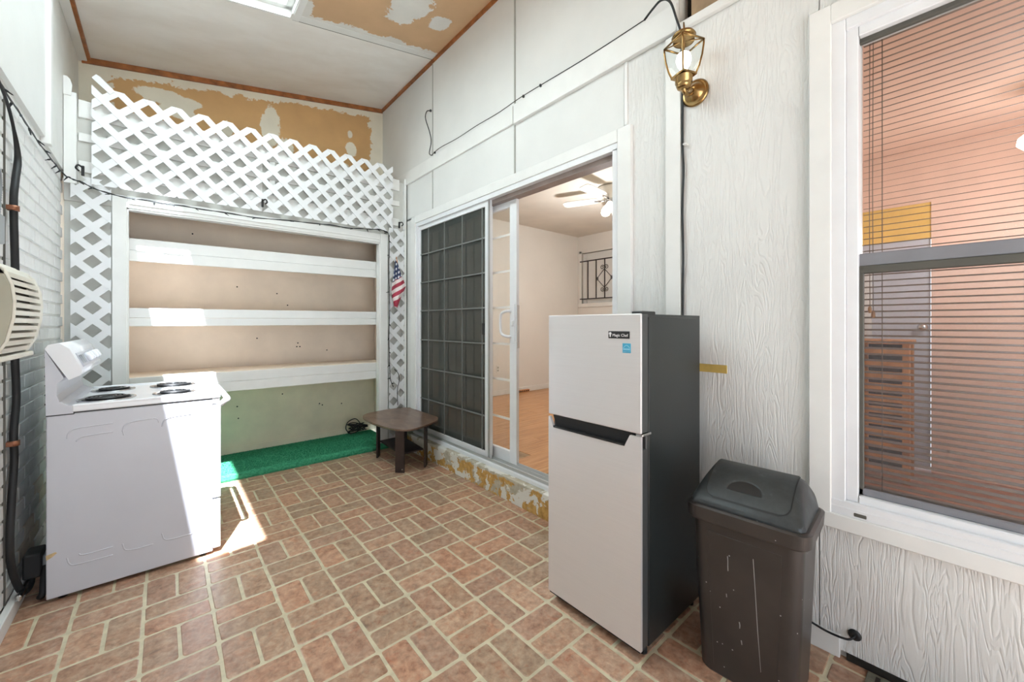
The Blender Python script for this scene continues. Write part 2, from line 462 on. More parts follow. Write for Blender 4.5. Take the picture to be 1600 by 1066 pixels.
# ------------------------------------------------------------------ left wall: painted brick below, siding above
b = B(); b.box(XL-.12, XL-.009, YN, YB+.1, -.05, 3.62)
wl = part('wall_left', b, 'white_paint'); tag(wl, 'white painted brick wall with siding above, behind the stove', 'wall', kind='structure')
bl_, bh_, bd_ = .203, .0665, .012
def wall_brick_mesh(L, mat):
    b = B(); b.box(0, bd_, -L/2, L/2, -bh_/2, bh_/2)
    for v in b.bm.verts:
        if v.co.x > bd_/2:
            v.co.y *= 1-.004/(L/2); v.co.z *= 1-.003/(bh_/2)
        v.co += Vector((random.uniform(-.0008, .0008), random.uniform(-.0012, .0012), random.uniform(-.0012, .0012)))
    return b.mesh('brick', mat)
wb = {m: [wall_brick_mesh(bl_, m) for _ in range(4)] for m in ('brick_white', 'brick_grey', 'brick_dun')}
whalf = wall_brick_mesh(.098, 'brick_white')
rest = B(); nw = 0
for row in range(30):
    z = .075+row*.0785+bh_/2
    off = .107 if row % 2 else 0
    y = 4.17-off
    while y > YN+.1:
        seen = y > 2.42 and not (z < .95 and 3.68 < y) and not (1.27 < z < 1.5 and 2.2 < y < 2.62)
        if seen and nw < 296:
            m = 'brick_white'
            if y > 2.93 and z < 1.24: m = 'brick_grey' if z > .5 or random.random() < .4 else 'brick_dun'
            inst('brick', random.choice(wb[m]), wl, (XL-bd_, y, z)); nw += 1
        else:
            rest.box(XL-bd_, XL, y-bl_/2, y+bl_/2, z-bh_/2, z+bh_/2)
        y -= .2135
o = part('brick_remainder', rest, 'brick_white', wl); o['kind'] = 'stuff'
part('siding_panel', B().box(XL-.01, XL+.012, YN, 3.60, 2.455, 3.58), 'siding_smooth', wl)
part('siding_panel', B().box(XL-.01, XL+.010, 3.665, YB, 2.43, 3.58), 'white_paint', wl)
part('batten', B().box(XL-.01, XL+.035, 3.603, 3.662, 2.42, 3.58, .003), 'white_trim', wl)
part('seam_strip', B().box(XL-.004, XL+.006, 2.845, 2.852, .08, 2.40), 'sash_dark', wl)
o = part('baseboard_left', B().box(XL, XL+.028, YN, 4.17, 0, .072, .004), 'white_trim'); tag(o, 'white base board along the foot of the brick wall', 'baseboard', kind='structure')

# ------------------------------------------------------------------ back wall and closet shell
bw = part('wall_back', B().hexa([(XL-.05, YB, 2.36), (XR+.1, YB, 2.36), (XR+.1, YB+.08, 2.36), (XL-.05, YB+.08, 2.36)],
                                [(XL-.05, YB, 3.64), (XR+.1, YB, 4.12), (XR+.1, YB+.08, 4.12), (XL-.05, YB+.08, 3.64)]), 'drywall_back')
tag(bw, 'tan drywall end wall patched with white joint compound', 'wall', kind='structure')
cw = thing('wall_closet', 'cream painted shell of the recessed shelf closet', 'wall', (0, YB, 0), kind='structure')
part('back_panel', B().box(XL-.05, XR+.1, YB, YB+.08, .77, 2.36), 'closet_paint', cw)
part('lower_panel', B().box(XL-.05, XR+.1, YB-.004, YB+.08, 0, .77), 'closet_green', cw)
part('side_panel', B().box(XL-.02, -.40, YP+.02, YB-.005, 0, 2.36), 'closet_paint', cw)
part('side_panel', B().box(1.95, XR, YP+.02, YB-.005, 0, 2.36), 'closet_paint', cw)
part('top_panel', B().box(XL, XR, YP+.02, YB, 2.36, 2.385), 'closet_paint', cw)
part('base_strip', B().box(-.40, 1.95, YB-.018, YB-.005, .05, .12, .003), 'closet_green', cw)
# nail holes in the back panel
random.seed(5)
b = B()
for (x, z) in [(.55, .52), (.56, .40), (.95, .60), (1.32, .45), (1.35, .43), (1.56, .42), (.2, 2.2), (.9, 1.67), (1.0, 1.55), (.72, 1.2), (1.1, 1.14), (1.12, 1.1), (1.09, 1.1), (1.4, 1.05), (.55, 1.72)]:
    b.lathe([(.007, 0), (.004, -.003)], (x, YB-.006 if z < .77 else YB-.001, z), 'y', 8)
part('nail_hole', b, 'dark_hole', cw)

# front partition around the closet
fw = thing('wall_front', 'white boarded partition around the closet opening behind the lattice', 'wall', (0, YP, 0), kind='structure')
OL, OR, OT = -.215, 1.755, 2.225
part('board', B().box(XL+.01, OL-.01, YP+.012, YP+.0195, 0, 2.30), 'board_shaded', fw)
part('board', B().box(OR+.01, XR-.01, YP+.012, YP+.0195, 0, 2.30), 'board_shaded', fw)
part('board', B().box(XL+.01, XR-.01, YP+.001, YP+.02, OT, 2.93), 'board_shaded', fw)
part('top_rail', B().box(XL+.08, XR-.08, YP-.014, YP+.02, 2.83, 2.955, .003), 'white_trim', fw)
part('rail', B().box(XL+.08, XR-.08, YP-.012, YP, 2.66, 2.72, .003), 'white_trim', fw)
part('rail', B().box(XL+.08, XR-.08, YP-.012, YP, 2.44, 2.52, .003), 'white_trim', fw)
for x in (.62, .72): part('stud_face', B().box(x, x+.045, YP-.010, YP, 2.36, 2.83), 'white_trim', fw)
part('post', B().box(XL+.012, XL+.075, YP-.040, YP+.03, 2.34, 2.985, .003), 'white_trim', fw)
part('post', B().box(XR-.032, XR-.004, YP-.040, YP+.03, 0, 2.97, .003), 'white_trim', fw)
part('edge_strip', B().box(XR-.010, XR-.003, YP-.046, YP-.039, .20, 2.98), 'sash_dark', fw)
part('bracket', B().prism([(XL+.012, 2.955), (XL+.05, 2.955), (XL+.055, 3.03), (XL+.045, 3.07), (XL+.03, 3.085), (XL+.012, 3.085)], 1, YP-.046, YP-.03), 'white_trim', fw)
# casing of the opening
tr = thing('trim_1', 'white casing framing the closet opening', 'trim', (0, YP, 0), kind='structure')
CW = .088
def casing(name, x0, x1, z0, z1):
    b = B(); b.box(x0, x1, YP-.022, YP+.001, z0, z1, .004)
    return part(name, b, 'white_trim', tr)
casing('side_casing', OL-.08, OL+.002, .0, OT+.088); casing('side_casing', OR, OR+CW, .055, OT+.098)
casing('head_casing', OL, OR, OT, OT+.093)
part('jamb', B().box(OL-.012, OL+.010, YP-.016, YP+.06, .05, OT+.01), 'white_trim', tr)
part('jamb', B().box(OR-.010, OR+.012, YP-.016, YP+.06, .05, OT+.01), 'white_trim', tr)
part('head_jamb', B().box(OL, OR, YP-.016, YP+.06, OT-.012, OT+.01), 'white_trim', tr)
part('stop_bead', B().box(OL+.010, OR-.010, YP-.028, YP-.02, OT+.03, OT+.042, .002), 'white_trim', tr)

# shelves
SY = 4.285
for nm, zt, zm, zb, tilt in (('highest', 2.022, 1.93, 1.845, .0075), ('middle', 1.476, 1.40, 1.333, .005), ('lowest', .925, .84, .752, -.002)):
    t_ = thing('closet_shelf', {'highest': 'highest white painted shelf inside the closet with an empty gap above', 'middle': 'middle white painted closet shelf at eye height', 'lowest': 'lowest white painted closet shelf, just above the green carpet'}[nm], 'shelf', (.7, SY, zb), 'fixed closet shelves')
    t_.rotation_euler = (0, -tilt, 0)
    part('shelf_board', B().box(-.395, 1.945, SY+.012, YB-.006, zm, zt-.004), 'closet_paint' if nm != 'lowest' else 'closet_paint', t_)
    part('front_edge', B().box(-.395, 1.945, SY, SY+.014, zm, zt, .003), 'white_trim', t_)
    part('fascia', B().box(-.395, 1.945, SY-.008, SY+.014, zb, zm-.002, .003), 'white_trim', t_)

# carpet on the closet floor
cp = thing('carpet', 'green outdoor carpet covering the raised closet floor', 'carpet', (.7, 4.5, 0))
prof = [(YP-.055, 0), (YP-.06, .02), (YP-.052, .045), (YP-.03, .058), (YB-.02, .060), (YB-.02, 0)]
part('carpet_sheet', B().prism([(y, z) for y, z in prof], 0, -.40, 1.90), 'carpet_green', cp)
random.seed(3)
b = B()
for i in range(16000):
    x = random.uniform(-.39, 1.89); y = random.uniform(YP-.058, YB-.03)
    if y > YP-.03: z = .060; nx = Vector((0, 0, 1))
    else:
        tt = random.random(); z = .004+.05*tt; y = YP-.056+.018*tt*tt; nx = Vector((0, -.85, .5))
    d = nx*.009+Vector((random.uniform(-.006, .006), random.uniform(-.006, .006), random.uniform(-.001, .002))); w_ = Vector((random.uniform(-1, 1), random.uniform(-.4, .4), 0)).normalized()*.0022
    p = Vector((x, y, z)); b.poly([p-w_, p+w_, p+d])
o = part('carpet_pile', b, 'carpet_green', cp); o['kind'] = 'stuff'

# ------------------------------------------------------------------ lattice panels, slat by slat
def clip(poly, x0, x1, z0, z1):
    for ax, lim, sg in ((0, x0, 1), (0, x1, -1), (1, z0, 1), (1, z1, -1)):
        out = []
        for i in range(len(poly)):
            p, q = poly[i-1], poly[i]; a_ = (p[ax]-lim)*sg; b_ = (q[ax]-lim)*sg
            if (a_ >= 0) != (b_ >= 0):
                t2 = a_/(a_-b_); out.append((p[0]+(q[0]-p[0])*t2, p[1]+(q[1]-p[1])*t2))
            if b_ >= 0: out.append(q)
        poly = out
        if len(poly) < 3: return []
    return poly
def lattice(name, label, x0, x1, z0, z1, y, px, pz, pitch=.1665, wd=.047, th=.0045, extra=None):
    """slats at 45 degrees; a crossing lies at (px, pz)"""
    t_ = thing(name, label, 'lattice', ((x0+x1)/2, y, z0), 'white lattice panels around the closet')
    h = wd/math.sqrt(2)
    for sgn in (1, -1):
        for k in range(-60, 60):
            # line: z = pz + sgn*(x-px) + k*pitch
            xa, xb = x0-3, x1+3
            za, zb = pz+sgn*(xa-px)+k*pitch, pz+sgn*(xb-px)+k*pitch
            poly = [(xa, za-h), (xb, zb-h), (xb, zb+h), (xa, za+h)]
            pc = clip(poly, x0, x1, z0, z1)
            if len(pc) < 3: continue
            ar = abs(sum(pc[i-1][0]*pc[i][1]-pc[i][0]*pc[i-1][1] for i in range(len(pc))))/2
            if ar < .0009: continue
            yy = y if sgn > 0 else y-th*.6
            part('slat', B().prism(pc, 1, yy-th, yy), 'lattice_white', t_)
    if extra: part('slat', B().prism(extra, 1, y-2*th, y-th), 'lattice_white', t_)
    return t_
# crossings measured from the photo
lattice('lattice_panel', 'wide white lattice panel above the closet opening, its top edge zigzag cut', -.395, 1.885, 2.352, 3.067, YP-.048, -.258, 3.065,
        extra=[(-.395, 3.118), (-.372, 3.150), (-.352, 3.140), (-.275, 3.062), (-.300, 3.030)])
lattice('lattice_panel', 'narrow white lattice strip between the brick wall and closet opening', XL+.045, OL-.082, .10, 2.40, YP-.030, -.392, 2.214)
lattice('lattice_panel', 'narrow white lattice strip behind the small flag, beside the screen door', OR+CW+.004, XR-.034, .07, 2.40, YP-.030, 1.9, 2.247)

# ------------------------------------------------------------------ ceiling with skylight
cz = thing('ceiling', 'sloping porch ceiling of white and bare drywall panels with a skylight', 'ceiling', (0, 0, 3.65), kind='structure')
def cpanel(name, x0, x1, y0, y1, mat, th=.09, dz=0):
    lo = [(x0, y0, ceil_z(x0)+dz), (x1, y0, ceil_z(x1)+dz), (x1, y1, ceil_z(x1)+dz), (x0, y1, ceil_z(x0)+dz)]
    return part(name, B().hexa(lo, [(x, y, z+th) for x, y, z in lo]), mat, cz)
HX0, HXM, HX1, HY0, HY1 = -.437, -.112, .775, 1.40, 3.572
cpanel('ceiling_panel', HXM, XR+.06, HY1+.006, YB+.05, 'ceiling_gloss')
cpanel('ceiling_panel', XL-.06, HXM, HY1+.09, YB+.05, 'ceiling_gloss')
cpanel('ceiling_panel', HX1+.03, XR+.06, HY0, HY1, 'drywall_ceiling')
cpanel('ceiling_panel', XL-.06, HX0, HY0, HY1+.09, 'ceiling_gloss')
cpanel('ceiling_panel', XL-.06, XR+.06, YN-.08, HY0, 'drywall_ceiling')
# strips between panels
cpanel('seam_strip', HX1, XR, HY1-.002, HY1+.008, 'sash_dark', .02, -.0012)
cpanel('edge_bead', HX1-.02, XR-.0, HY1-.075, HY1-.002, 'white_paint', .003, -.003)
cpanel('edge_bead', HX1-.004, HX1+.045, HY0, HY1-.002, 'white_trim', .02, -.006)
sk = thing('window_3', 'pale green corrugated skylight panel let into the ceiling', 'skylight', (.4, 2.5, 3.72), kind='structure')
def skb(name, x0, x1, y0, y1, h0, h1, mat):
    lo = [(x0, y0, ceil_z(x0)+h0), (x1, y0, ceil_z(x1)+h0), (x1, y1, ceil_z(x1)+h0), (x0, y1, ceil_z(x0)+h0)]
    hi = [(x, y, ceil_z(x)+h1) for x, y, _ in lo]
    return part(name, B().hexa(lo, hi), mat, sk)
skb('curb', HX1-.012, HX1+.012, HY0, HY1, .0, .20, 'white_trim')
skb('curb', HXM, HX1, HY1-.016, HY1+.004, .0, .20, 'white_trim')
skb('curb', HXM, HX1, HY0-.006, HY0+.010, .0, .20, 'white_trim')
skb('divider', HXM-.01, HXM+.012, HY0, HY1, .09, .13, 'white_trim')
skb('inner_bead', HXM, HX1, HY1-.06, HY1-.012, .06, .085, 'white_trim')
skb('inner_bead', HX1-.06, HX1-.006, HY0, HY1, .06, .085, 'white_trim')
def corrugated(x0, x1, y0, y1, parent):
    b = B(); nw_ = round((x1-x0)/.068); nx = nw_*8; rows = []
    for i in range(nx+1):
        x = x0+(x1-x0)*i/nx; z = ceil_z(x)+.155+.010*math.cos(i/nx*2*math.pi*nw_)
        rows.append([b.bm.verts.new((x, yy, z)) for yy in (y0, y1)])
    for i in range(nx):
        f = b.bm.faces.new((rows[i][0], rows[i+1][0], rows[i+1][1], rows[i][1])); f.smooth = True
    part('corrugated_panel', b, 'green_panel', parent)
corrugated(HXM+.005, HX1+.05, HY0-.06, HY1+.06, sk)
# unseen near end wall; its wide opening is sized for the daylight it admits
wn = thing('wall_near', 'unseen white end wall behind the viewer, its wide opening shaped to let in light', 'wall', (0, YN, 0), kind='structure')
for (x0, x1, z0, z1) in ((XL-.1, XR+.1, -.05, .10), (XL-.1, XR+.1, 2.40, 4.1), (XL-.1, -.45, .10, 2.40), (1.80, XR+.1, .10, 2.40)):
    part('wall_section', B().box(x0, x1, YN-.08, YN, z0, z1), 'white_paint', wn)

# brown wooden moulding round the ceiling
tm = thing('trim_2', 'brown wooden moulding along the ceiling edges', 'trim', (0, 0, 3.6), kind='structure')
def mold(name, p, q, w1, h1, mat):
    """box strip between two points, offsets w (horizontal) and h (down)"""
    p, q = Vector(p), Vector(q); w1 = Vector(w1); h1 = Vector(h1)
    part(name, B().hexa([p, p+w1, p+w1+h1, p+h1], [q, q+w1, q+w1+h1, q+h1]), mat, tm)
mold('back_strip', (XL+.03, YB, ceil_z(XL+.03)+.003), (XR-.005, YB, ceil_z(XR)+.003), (0, -.018, 0), (0, 0, -.05), 'brown_trim')
mold('right_strip', (XR, YB-.019, ceil_z(XR)+.004), (XR, YN, ceil_z(XR)+.004), (-.022, 0, 0), (0, 0, -.038), 'brown_trim')
mold('left_strip', (XL+.06, YB-.019, ceil_z(XL+.06)+.004), (XL+.06, YN, ceil_z(XL+.06)+.004), (.022, 0, .004), (0, 0, -.028), 'brown_trim')
mold('left_fillet', (XL+.011, YB-.005, ceil_z(XL)+.004), (XL+.011, YN, ceil_z(XL)+.004), (.05, 0, .009), (0, 0, -.035), 'white_trim')

# ------------------------------------------------------------------ right wall
wr = thing('wall_right', 'white siding wall with sliding door and window', 'wall', (XR, 1.5, 0), kind='structure')
XO = XR+.12
def core(y0, y1, z0, z1): part('core', B().box(XR+.013, XO, y0, y1, z0, z1), 'white_paint', wr)
DY0, DY1, DZ0, DZ1 = 1.385, 3.955, .17, 2.435
WY0, WY1, WZ0, WZ1 = -.80, .372, .60, 2.565
core(DY1, YB+.1, -.05, 4.15); core(DY0, DY1, DZ1, 4.15); core(DY0, DY1, -.05, DZ0)
core(1.015, DY0, -.05, 4.15); core(WY1, 1.015, -.05, 2.92); core(WY1, .80, 2.92, 4.15); core(.80, 1.015, 3.22, 4.15)
core(WY0, WY1, -.05, WZ0); core(WY0, WY1, WZ1, 4.15); core(YN, WY0, -.05, 4.15)
def panel(y0, y1, z0, z1, mat='siding_smooth', x=XR): part('siding_panel', B().box(x, XR+.013, y0, y1, z0, z1, .0015), mat, wr)
panel(3.590, YB, 3.04, 4.10); panel(2.335, 3.580, 3.04, 4.10, x=XR-.004); panel(1.02, 2.322, 3.04, 4.10)
panel(YN, .796, 2.92, 4.12); panel(.796, 1.02, 3.22, 4.12)
panel(3.590, YP-.001, 2.50, 2.91); panel(2.335, 3.580, 2.50, 2.91, x=XR-.004); panel(1.350, 2.322, 2.50, 2.91)
panel(1.088, 1.337, 0.0, 2.895, 'siding_grain', x=XR+.002)
panel(WY1+.044, .992, 0.0, 2.884, 'siding_grain')
panel(YN, WY1+.04, .03, WZ0-.02, 'siding_grain'); panel(YN, WY1+.04, WZ1+.02, 2.884, 'siding_grain'); panel(YN, WY0-.03, .582, 2.583, 'siding_grain')
panel(3.99, YP-.002, .0, 2.52)
simple('seam_grey', (168, 168, 162), .6, var=.05)
for (y, z0, z1) in ((3.585, 3.046, 4.02), (2.328, 3.046, 4.02), (3.585, 2.513, 2.904), (2.328, 2.513, 2.894)): part('seam_strip', B().box(XR-.007, XR+.012, y-.007, y+.007, z0, z1), 'seam_grey', wr)
# horizontal band boards and vertical batten
part('band_board', B().box(XR-.020, XR+.005, 2.335, YP+.4, 2.905, 3.045, .003), 'white_trim', wr)
part('band_board', B().box(XR-.026, XR+.005, 1.018, 2.322, 2.895, 3.045, .003), 'white_trim', wr)
part('band_board', B().box(XR-.026, XR+.005, YN, 1.016, 2.885, 2.926, .003), 'white_trim', wr)
part('batten', B().box(XR-.016, XR+.005, 1.000, 1.083, 0, 2.885, .002), 'white_trim', wr)
part('batten', B().box(XR-.008, XR+.004, 1.325, 1.345, 2.52, 2.895, .002), 'white_trim', wr)
part('base_strip', B().box(XR-.012, XR+.004, .345, .99, 0, .09, .002), 'white_trim', wr)
# open hatch above the band
part('hatch_back', B().box(XR+.10, XR+.13, .78, 1.03, 2.9, 3.24), 'dark_hole', wr)
part('hatch_beam', B().box(XR+.03, XR+.09, .70, .965, 2.945, 3.215, .004), 'beam_wood', wr)
# dark gap at the foot of the wall
part('floor_gap', B().box(XR-.006, XR+.004, YN, .325, .004, .030), 'dark_hole', wr)
# bent siding edge beside the window
b = B()
pts = []
for i in range(26):
    z = .62+i*.08; pts.append((XR-.004-.006*max(0, math.sin(i*.9)), .398-.006*math.sin(i*.7), z))
b.tube(pts, .006, 6); part('edge_bead', b, 'white_paint', wr)
# concrete step
st = part('trim_3', B().box(1.965, XR+.10, 1.20, YP-.06, 0, .178, .006, 2), 'peeling'); tag(st, 'concrete door step with peeling ochre and white paint', 'step', kind='structure')
# floor register in the corner
rg = thing('floor_register', 'small metal floor register by the wall below the window', 'register', (1.97, .2, .003))
part('plate', B().box(1.90, 2.045, -.05, .26, .003, .010, .002), 'register_grey', rg)
for k in range(9): part('slot', B().box(1.915, 2.03, -.035+k*.032, -.022+k*.032, .0095, .0112), 'dark_hole', rg)

# ------------------------------------------------------------------ sliding door
dr = thing('door_1', 'white sliding patio door, half open, with dark insect screen', 'door', (XR, 2.65, .17), kind='structure')
part('side_casing', B().box(XR-.022, XR+.02, 1.292, 1.385, .17, 2.512, .003), 'white_trim', dr)
part('side_casing', B().box(XR-.022, XR+.02, 3.935, 4.03, .17, 2.512, .003), 'white_trim', dr)
part('head_casing', B().box(XR-.020, XR+.02, 1.385, 3.935, 2.435, 2.512, .003), 'white_trim', dr)
part('head_frame', B().box(XR-.012, XO, 1.385, 3.935, 2.395, 2.437), 'white_vinyl', dr)
part('head_track', B().box(XR+.03, XO-.01, 1.41, 3.92, 2.36, 2.396), 'track_brown', dr, label='brownish grey head track')
part('jamb', B().box(XR-.012, XO, 1.385, 1.425, .19, 2.40), 'white_vinyl', dr)
part('jamb', B().box(XR-.012, XO, 3.895, 3.936, .19, 2.40), 'white_vinyl', dr)
part('sill', B().box(XR-.045, XO+.02, 1.385, 3.94, .176, .205, .003), 'white_vinyl', dr)
for x in (XR-.02, XR+.035, XR+.085): part('rail_track', B().box(x, x+.008, 1.42, 3.90, .203, .228), 'alu', dr)
# screen panel (outer track)
sx0, sx1 = XR+.005, XR+.03
sc = part('screen_frame', B().box(sx0, sx1, 2.655, 2.725, .215, 2.40, .003).box(sx0, sx1, 3.865, 3.90, .215, 2.40, .003).box(sx0, sx1, 2.72, 3.87, 2.35, 2.40, .003).box(sx0, sx1, 2.72, 3.87, .215, .262, .003), 'white_vinyl', dr)
part('screen_mesh', B().box(sx0+.011, sx0+.013, 2.72, 3.87, .255, 2.355), 'screen_dark', sc)
part('screen_stile', B().box(sx0-.012, sx0+.002, 2.655, 2.668, .215, 2.40), 'alu', sc)
part('screen_latch', B().box(sx0-.006, sx0+.014, 2.735, 2.762, 1.255, 1.355, .003), 'black_metal', sc)
ROWS = (2.086, 1.787, 1.486, 1.18, .88, .56)
simple('muntin_copy_grey', (122, 124, 122), .5, var=.05)
for z in ROWS: part('muntin_copy', B().box(sx0+.002, sx0+.009, 2.725, 3.865, z-.006, z+.006), 'muntin_copy_grey', sc)  # added copies of the door muntins, before the mesh to show lighter
for y in (3.70, 3.388, 3.078, 2.77): part('muntin_copy', B().box(sx0+.003, sx0+.010, y-.005, y+.005, .262, 2.35), 'muntin_copy_grey', sc)
def glass_panel(name, x, y0, y1, cols, stile=.085):
    f = part(name, B().box(x, x+.03, y0, y0+stile, .205, 2.39, .003).box(x, x+.03, y1-.06, y1, .205, 2.39, .003).box(x, x+.03, y0+stile, y1-.06, 2.31, 2.39, .003).box(x, x+.03, y0+stile, y1-.06, .205, .30, .003), 'white_vinyl', dr)
    part('pane', B().box(x+.013, x+.017, y0+stile-.01, y1-.05, .29, 2.32), 'clear_glass', f)
    for z in ROWS: part('muntin', B().box(x+.006, x+.012, y0+stile, y1-.06, z-.009, z+.009), 'interior_white', f)
    for y in cols: part('muntin', B().box(x+.006, x+.012, y-.009, y+.009, .30, 2.31), 'interior_white', f)
    return f
glass_panel('fixed_panel', XR+.045, 2.70, 3.93, (3.70, 3.388, 3.078))
sl = glass_panel('sliding_panel', XR+.082, 2.405, 3.62, (3.30, 3.0))
# handle on the sliding panel
hx = XR+.082
hd = part('handle', B().tube(cat_rom([(hx, 2.47, 1.45), (hx-.03, 2.49, 1.452), (hx-.045, 2.54, 1.43), (hx-.048, 2.55, 1.36), (hx-.045, 2.54, 1.27), (hx-.03, 2.49, 1.245), (hx, 2.47, 1.245)], 5), .012, 8), 'white_vinyl', dr)
part('escutcheon', B().box(hx-.006, hx+.001, 2.42, 2.462, 1.19, 1.51, .002), 'white_vinyl', hd)
part('latch_lever', B().box(hx-.018, hx-.004, 2.43, 2.455, 1.33, 1.375, .004), 'white_vinyl', hd)
part('lock_plate', B().box(hx+.004, hx+.026, 2.398, 2.406, 1.15, 1.50), 'chrome', dr)

# ------------------------------------------------------------------ room behind the sliding door
FZ = .195
RX1, RY0, RY1, RZ = 6.05, 1.0, 5.0, 3.03
fi = part('floor_interior', B().box(XO-.005, RX1+.1, RY0-.1, RY1+.1, FZ-.06, FZ-.004), 'beam_wood'); tag(fi, 'orange brown laminate floor of the room behind the sliding door', 'floor', kind='structure')
random.seed(21)
pm = [B().box(-.6, .6, -.095, .095, 0, .004, .0012).mesh('plank', 'laminate') for _ in range(2)]
y = RY0+.096; j = 0
while y < RY1:
    x = XO+.05+(j % 3)*.4
    while x < RX1+.55:
        if x > XO+.5 and x < RX1-.4: inst('plank', random.choice(pm), fi, (x, y, FZ-.004), (0, 0, random.choice((0, math.pi))))
        else:
            xa, xb = max(x-.6, XO), min(x+.6, RX1)
            if xb-xa > .03: part('plank', B().box(xa, xb, y-.095, y+.095, FZ-.004, FZ), 'laminate', fi)
        x += 1.2015
    y += .1915; j += 1
def wallbox(name, label, x0, x1, y0, y1, z0, z1, mat):
    o = part(name, B().box(x0, x1, y0, y1, z0, z1), mat); tag(o, label, 'wall', kind='structure'); return o
wallbox('wall_interior_left', 'beige side wall inside the room behind the sliding door', XO, RX1+.1, RY1, RY1+.08, FZ, RZ, 'beige_wall')
fwall = thing('wall_interior_far', 'beige far wall with a small barred window inside the room', 'wall', (RX1, 3, FZ), kind='structure')
WY_0, WY_1, WZ_0, WZ_1 = 3.55, 4.90, 1.74, 2.70
part('wall_section', B().box(RX1, RX1+.1, RY0, WY_0, FZ, RZ), 'beige_wall', fwall)
part('wall_section', B().box(RX1, RX1+.1, WY_1, RY1, FZ, RZ), 'beige_wall', fwall)
part('wall_section', B().box(RX1, RX1+.1, WY_0, WY_1, FZ, WZ_0), 'beige_wall', fwall)
part('wall_section', B().box(RX1, RX1+.1, WY_0, WY_1, WZ_1, RZ), 'beige_wall', fwall)
w2 = thing('window_2', 'small interior window with beige frame behind the iron grille', 'window', (RX1, 4.2, WZ_0), kind='structure')
part('shade', B().box(RX1+.075, RX1+.10, WY_0, WY_1, WZ_0, WZ_1), 'interior_white', w2)
part('sash', B().box(RX1+.05, RX1+.075, WY_1-.07, WY_1, WZ_0, WZ_1).box(RX1+.05, RX1+.075, WY_0, WY_0+.07, WZ_0, WZ_1), 'interior_white', w2)
part('sill', B().box(RX1-.03, RX1+.06, WY_0-.05, WY_1+.07, WZ_0-.07, WZ_0, .004), 'interior_white', w2)
part('head_trim', B().box(RX1-.01, RX1+.05, WY_0-.05, WY_1+.05, WZ_1, WZ_1+.05), 'beige_wall', w2)
part('side_trim', B().box(RX1-.01, RX1+.02, WY_1, WY_1+.06, WZ_0-.07, WZ_1+.05), 'interior_white', w2)
gr = thing('window_grille', 'dark wrought iron grille with scrolls over the interior window', 'grille', (RX1, 4.3, 1.82))
gx = RX1-.02
part('rail', B().box(gx-.008, gx+.008, WY_0, 4.93, 2.53, 2.55), 'iron', gr); part('rail', B().box(gx-.008, gx+.008, WY_0, 4.93, 1.815, 1.835), 'iron', gr)
for y in (4.74, 4.55, 4.36, 4.17, 3.98, 3.79): part('bar', B().box(gx-.007, gx+.007, y-.008, y+.008, 1.83, 2.54), 'iron', gr)
def scroll(yc, zc, sy, sz, r=.045, turns=1.35):
    pts = []
    for i in range(26):
        t_ = i/25; a = t_*turns*2*math.pi; rr = r*(1-.75*t_)
        pts.append((gx-.01, yc+sy*(r-rr*math.cos(a)), zc+sz*rr*math.sin(a)))
    return pts
for sz in (1, -1):
    for sy in (1, -1):
        b = B(); zz = 2.185+sz*.17
        b.tube([(gx-.01, 4.36, zz-sz*.02)]+scroll(4.36, zz+sz*.03, sy, sz), .006, 6); part('scroll', b, 'iron', gr)
        part('scroll_arm', B().tube([(gx-.01, 4.36, 2.185+sz*.17), (gx-.01, 4.36+sy*.165, 2.185)], .006, 6), 'iron', gr)
for sy in (1, -1):
    for sz in (1, -1): part('scroll', B().tube(scroll(4.36+sy*.19, 2.185+sz*.004, -sy, sz, .03), .005, 6), 'iron', gr)
ci = part('ceiling_interior', B().box(XO, RX1+.1, RY0-.05, RY1+.08, RZ, RZ+.06), 'beige_ceiling'); tag(ci, 'beige textured ceiling of the room behind the sliding door', 'ceiling', kind='structure')
wallbox('wall_partition', 'partition wall between the two inner rooms', XO, RX1+.1, .92, RY0, FZ-.1, RZ, 'beige_wall')
bi = part('baseboard_interior', B().box(XO, RX1, RY1-.014, RY1, FZ, FZ+.085, .003), 'interior_white'); tag(bi, 'pale baseboard along the beige interior wall', 'baseboard', kind='structure')
vt = thing('wall_vent', 'brown floor vent at the foot of the beige interior wall', 'vent', (4.55, 4.98, FZ))
part('vent_box', B().box(4.38, 4.70, 4.935, 4.985, FZ+.001, FZ+.045, .004), 'rack_wood', vt)
for k in range(7): part('vent_slot', B().box(4.40+k*.042, 4.425+k*.042, 4.933, 4.937, FZ+.012, FZ+.036), 'dark_hole', vt)
ol = thing('wall_outlet', 'ivory electric outlet on the beige interior wall', 'outlet', (4.05, 5.0, .58))
part('cover', B().box(4.015, 4.085, 4.993, 5.0, .565, .68, .002), 'interior_white', ol)
for z in (.60, .645): part('socket', B().box(4.033, 4.067, 4.990, 4.994, z-.015, z+.015, .002), 'ac_dark', ol)
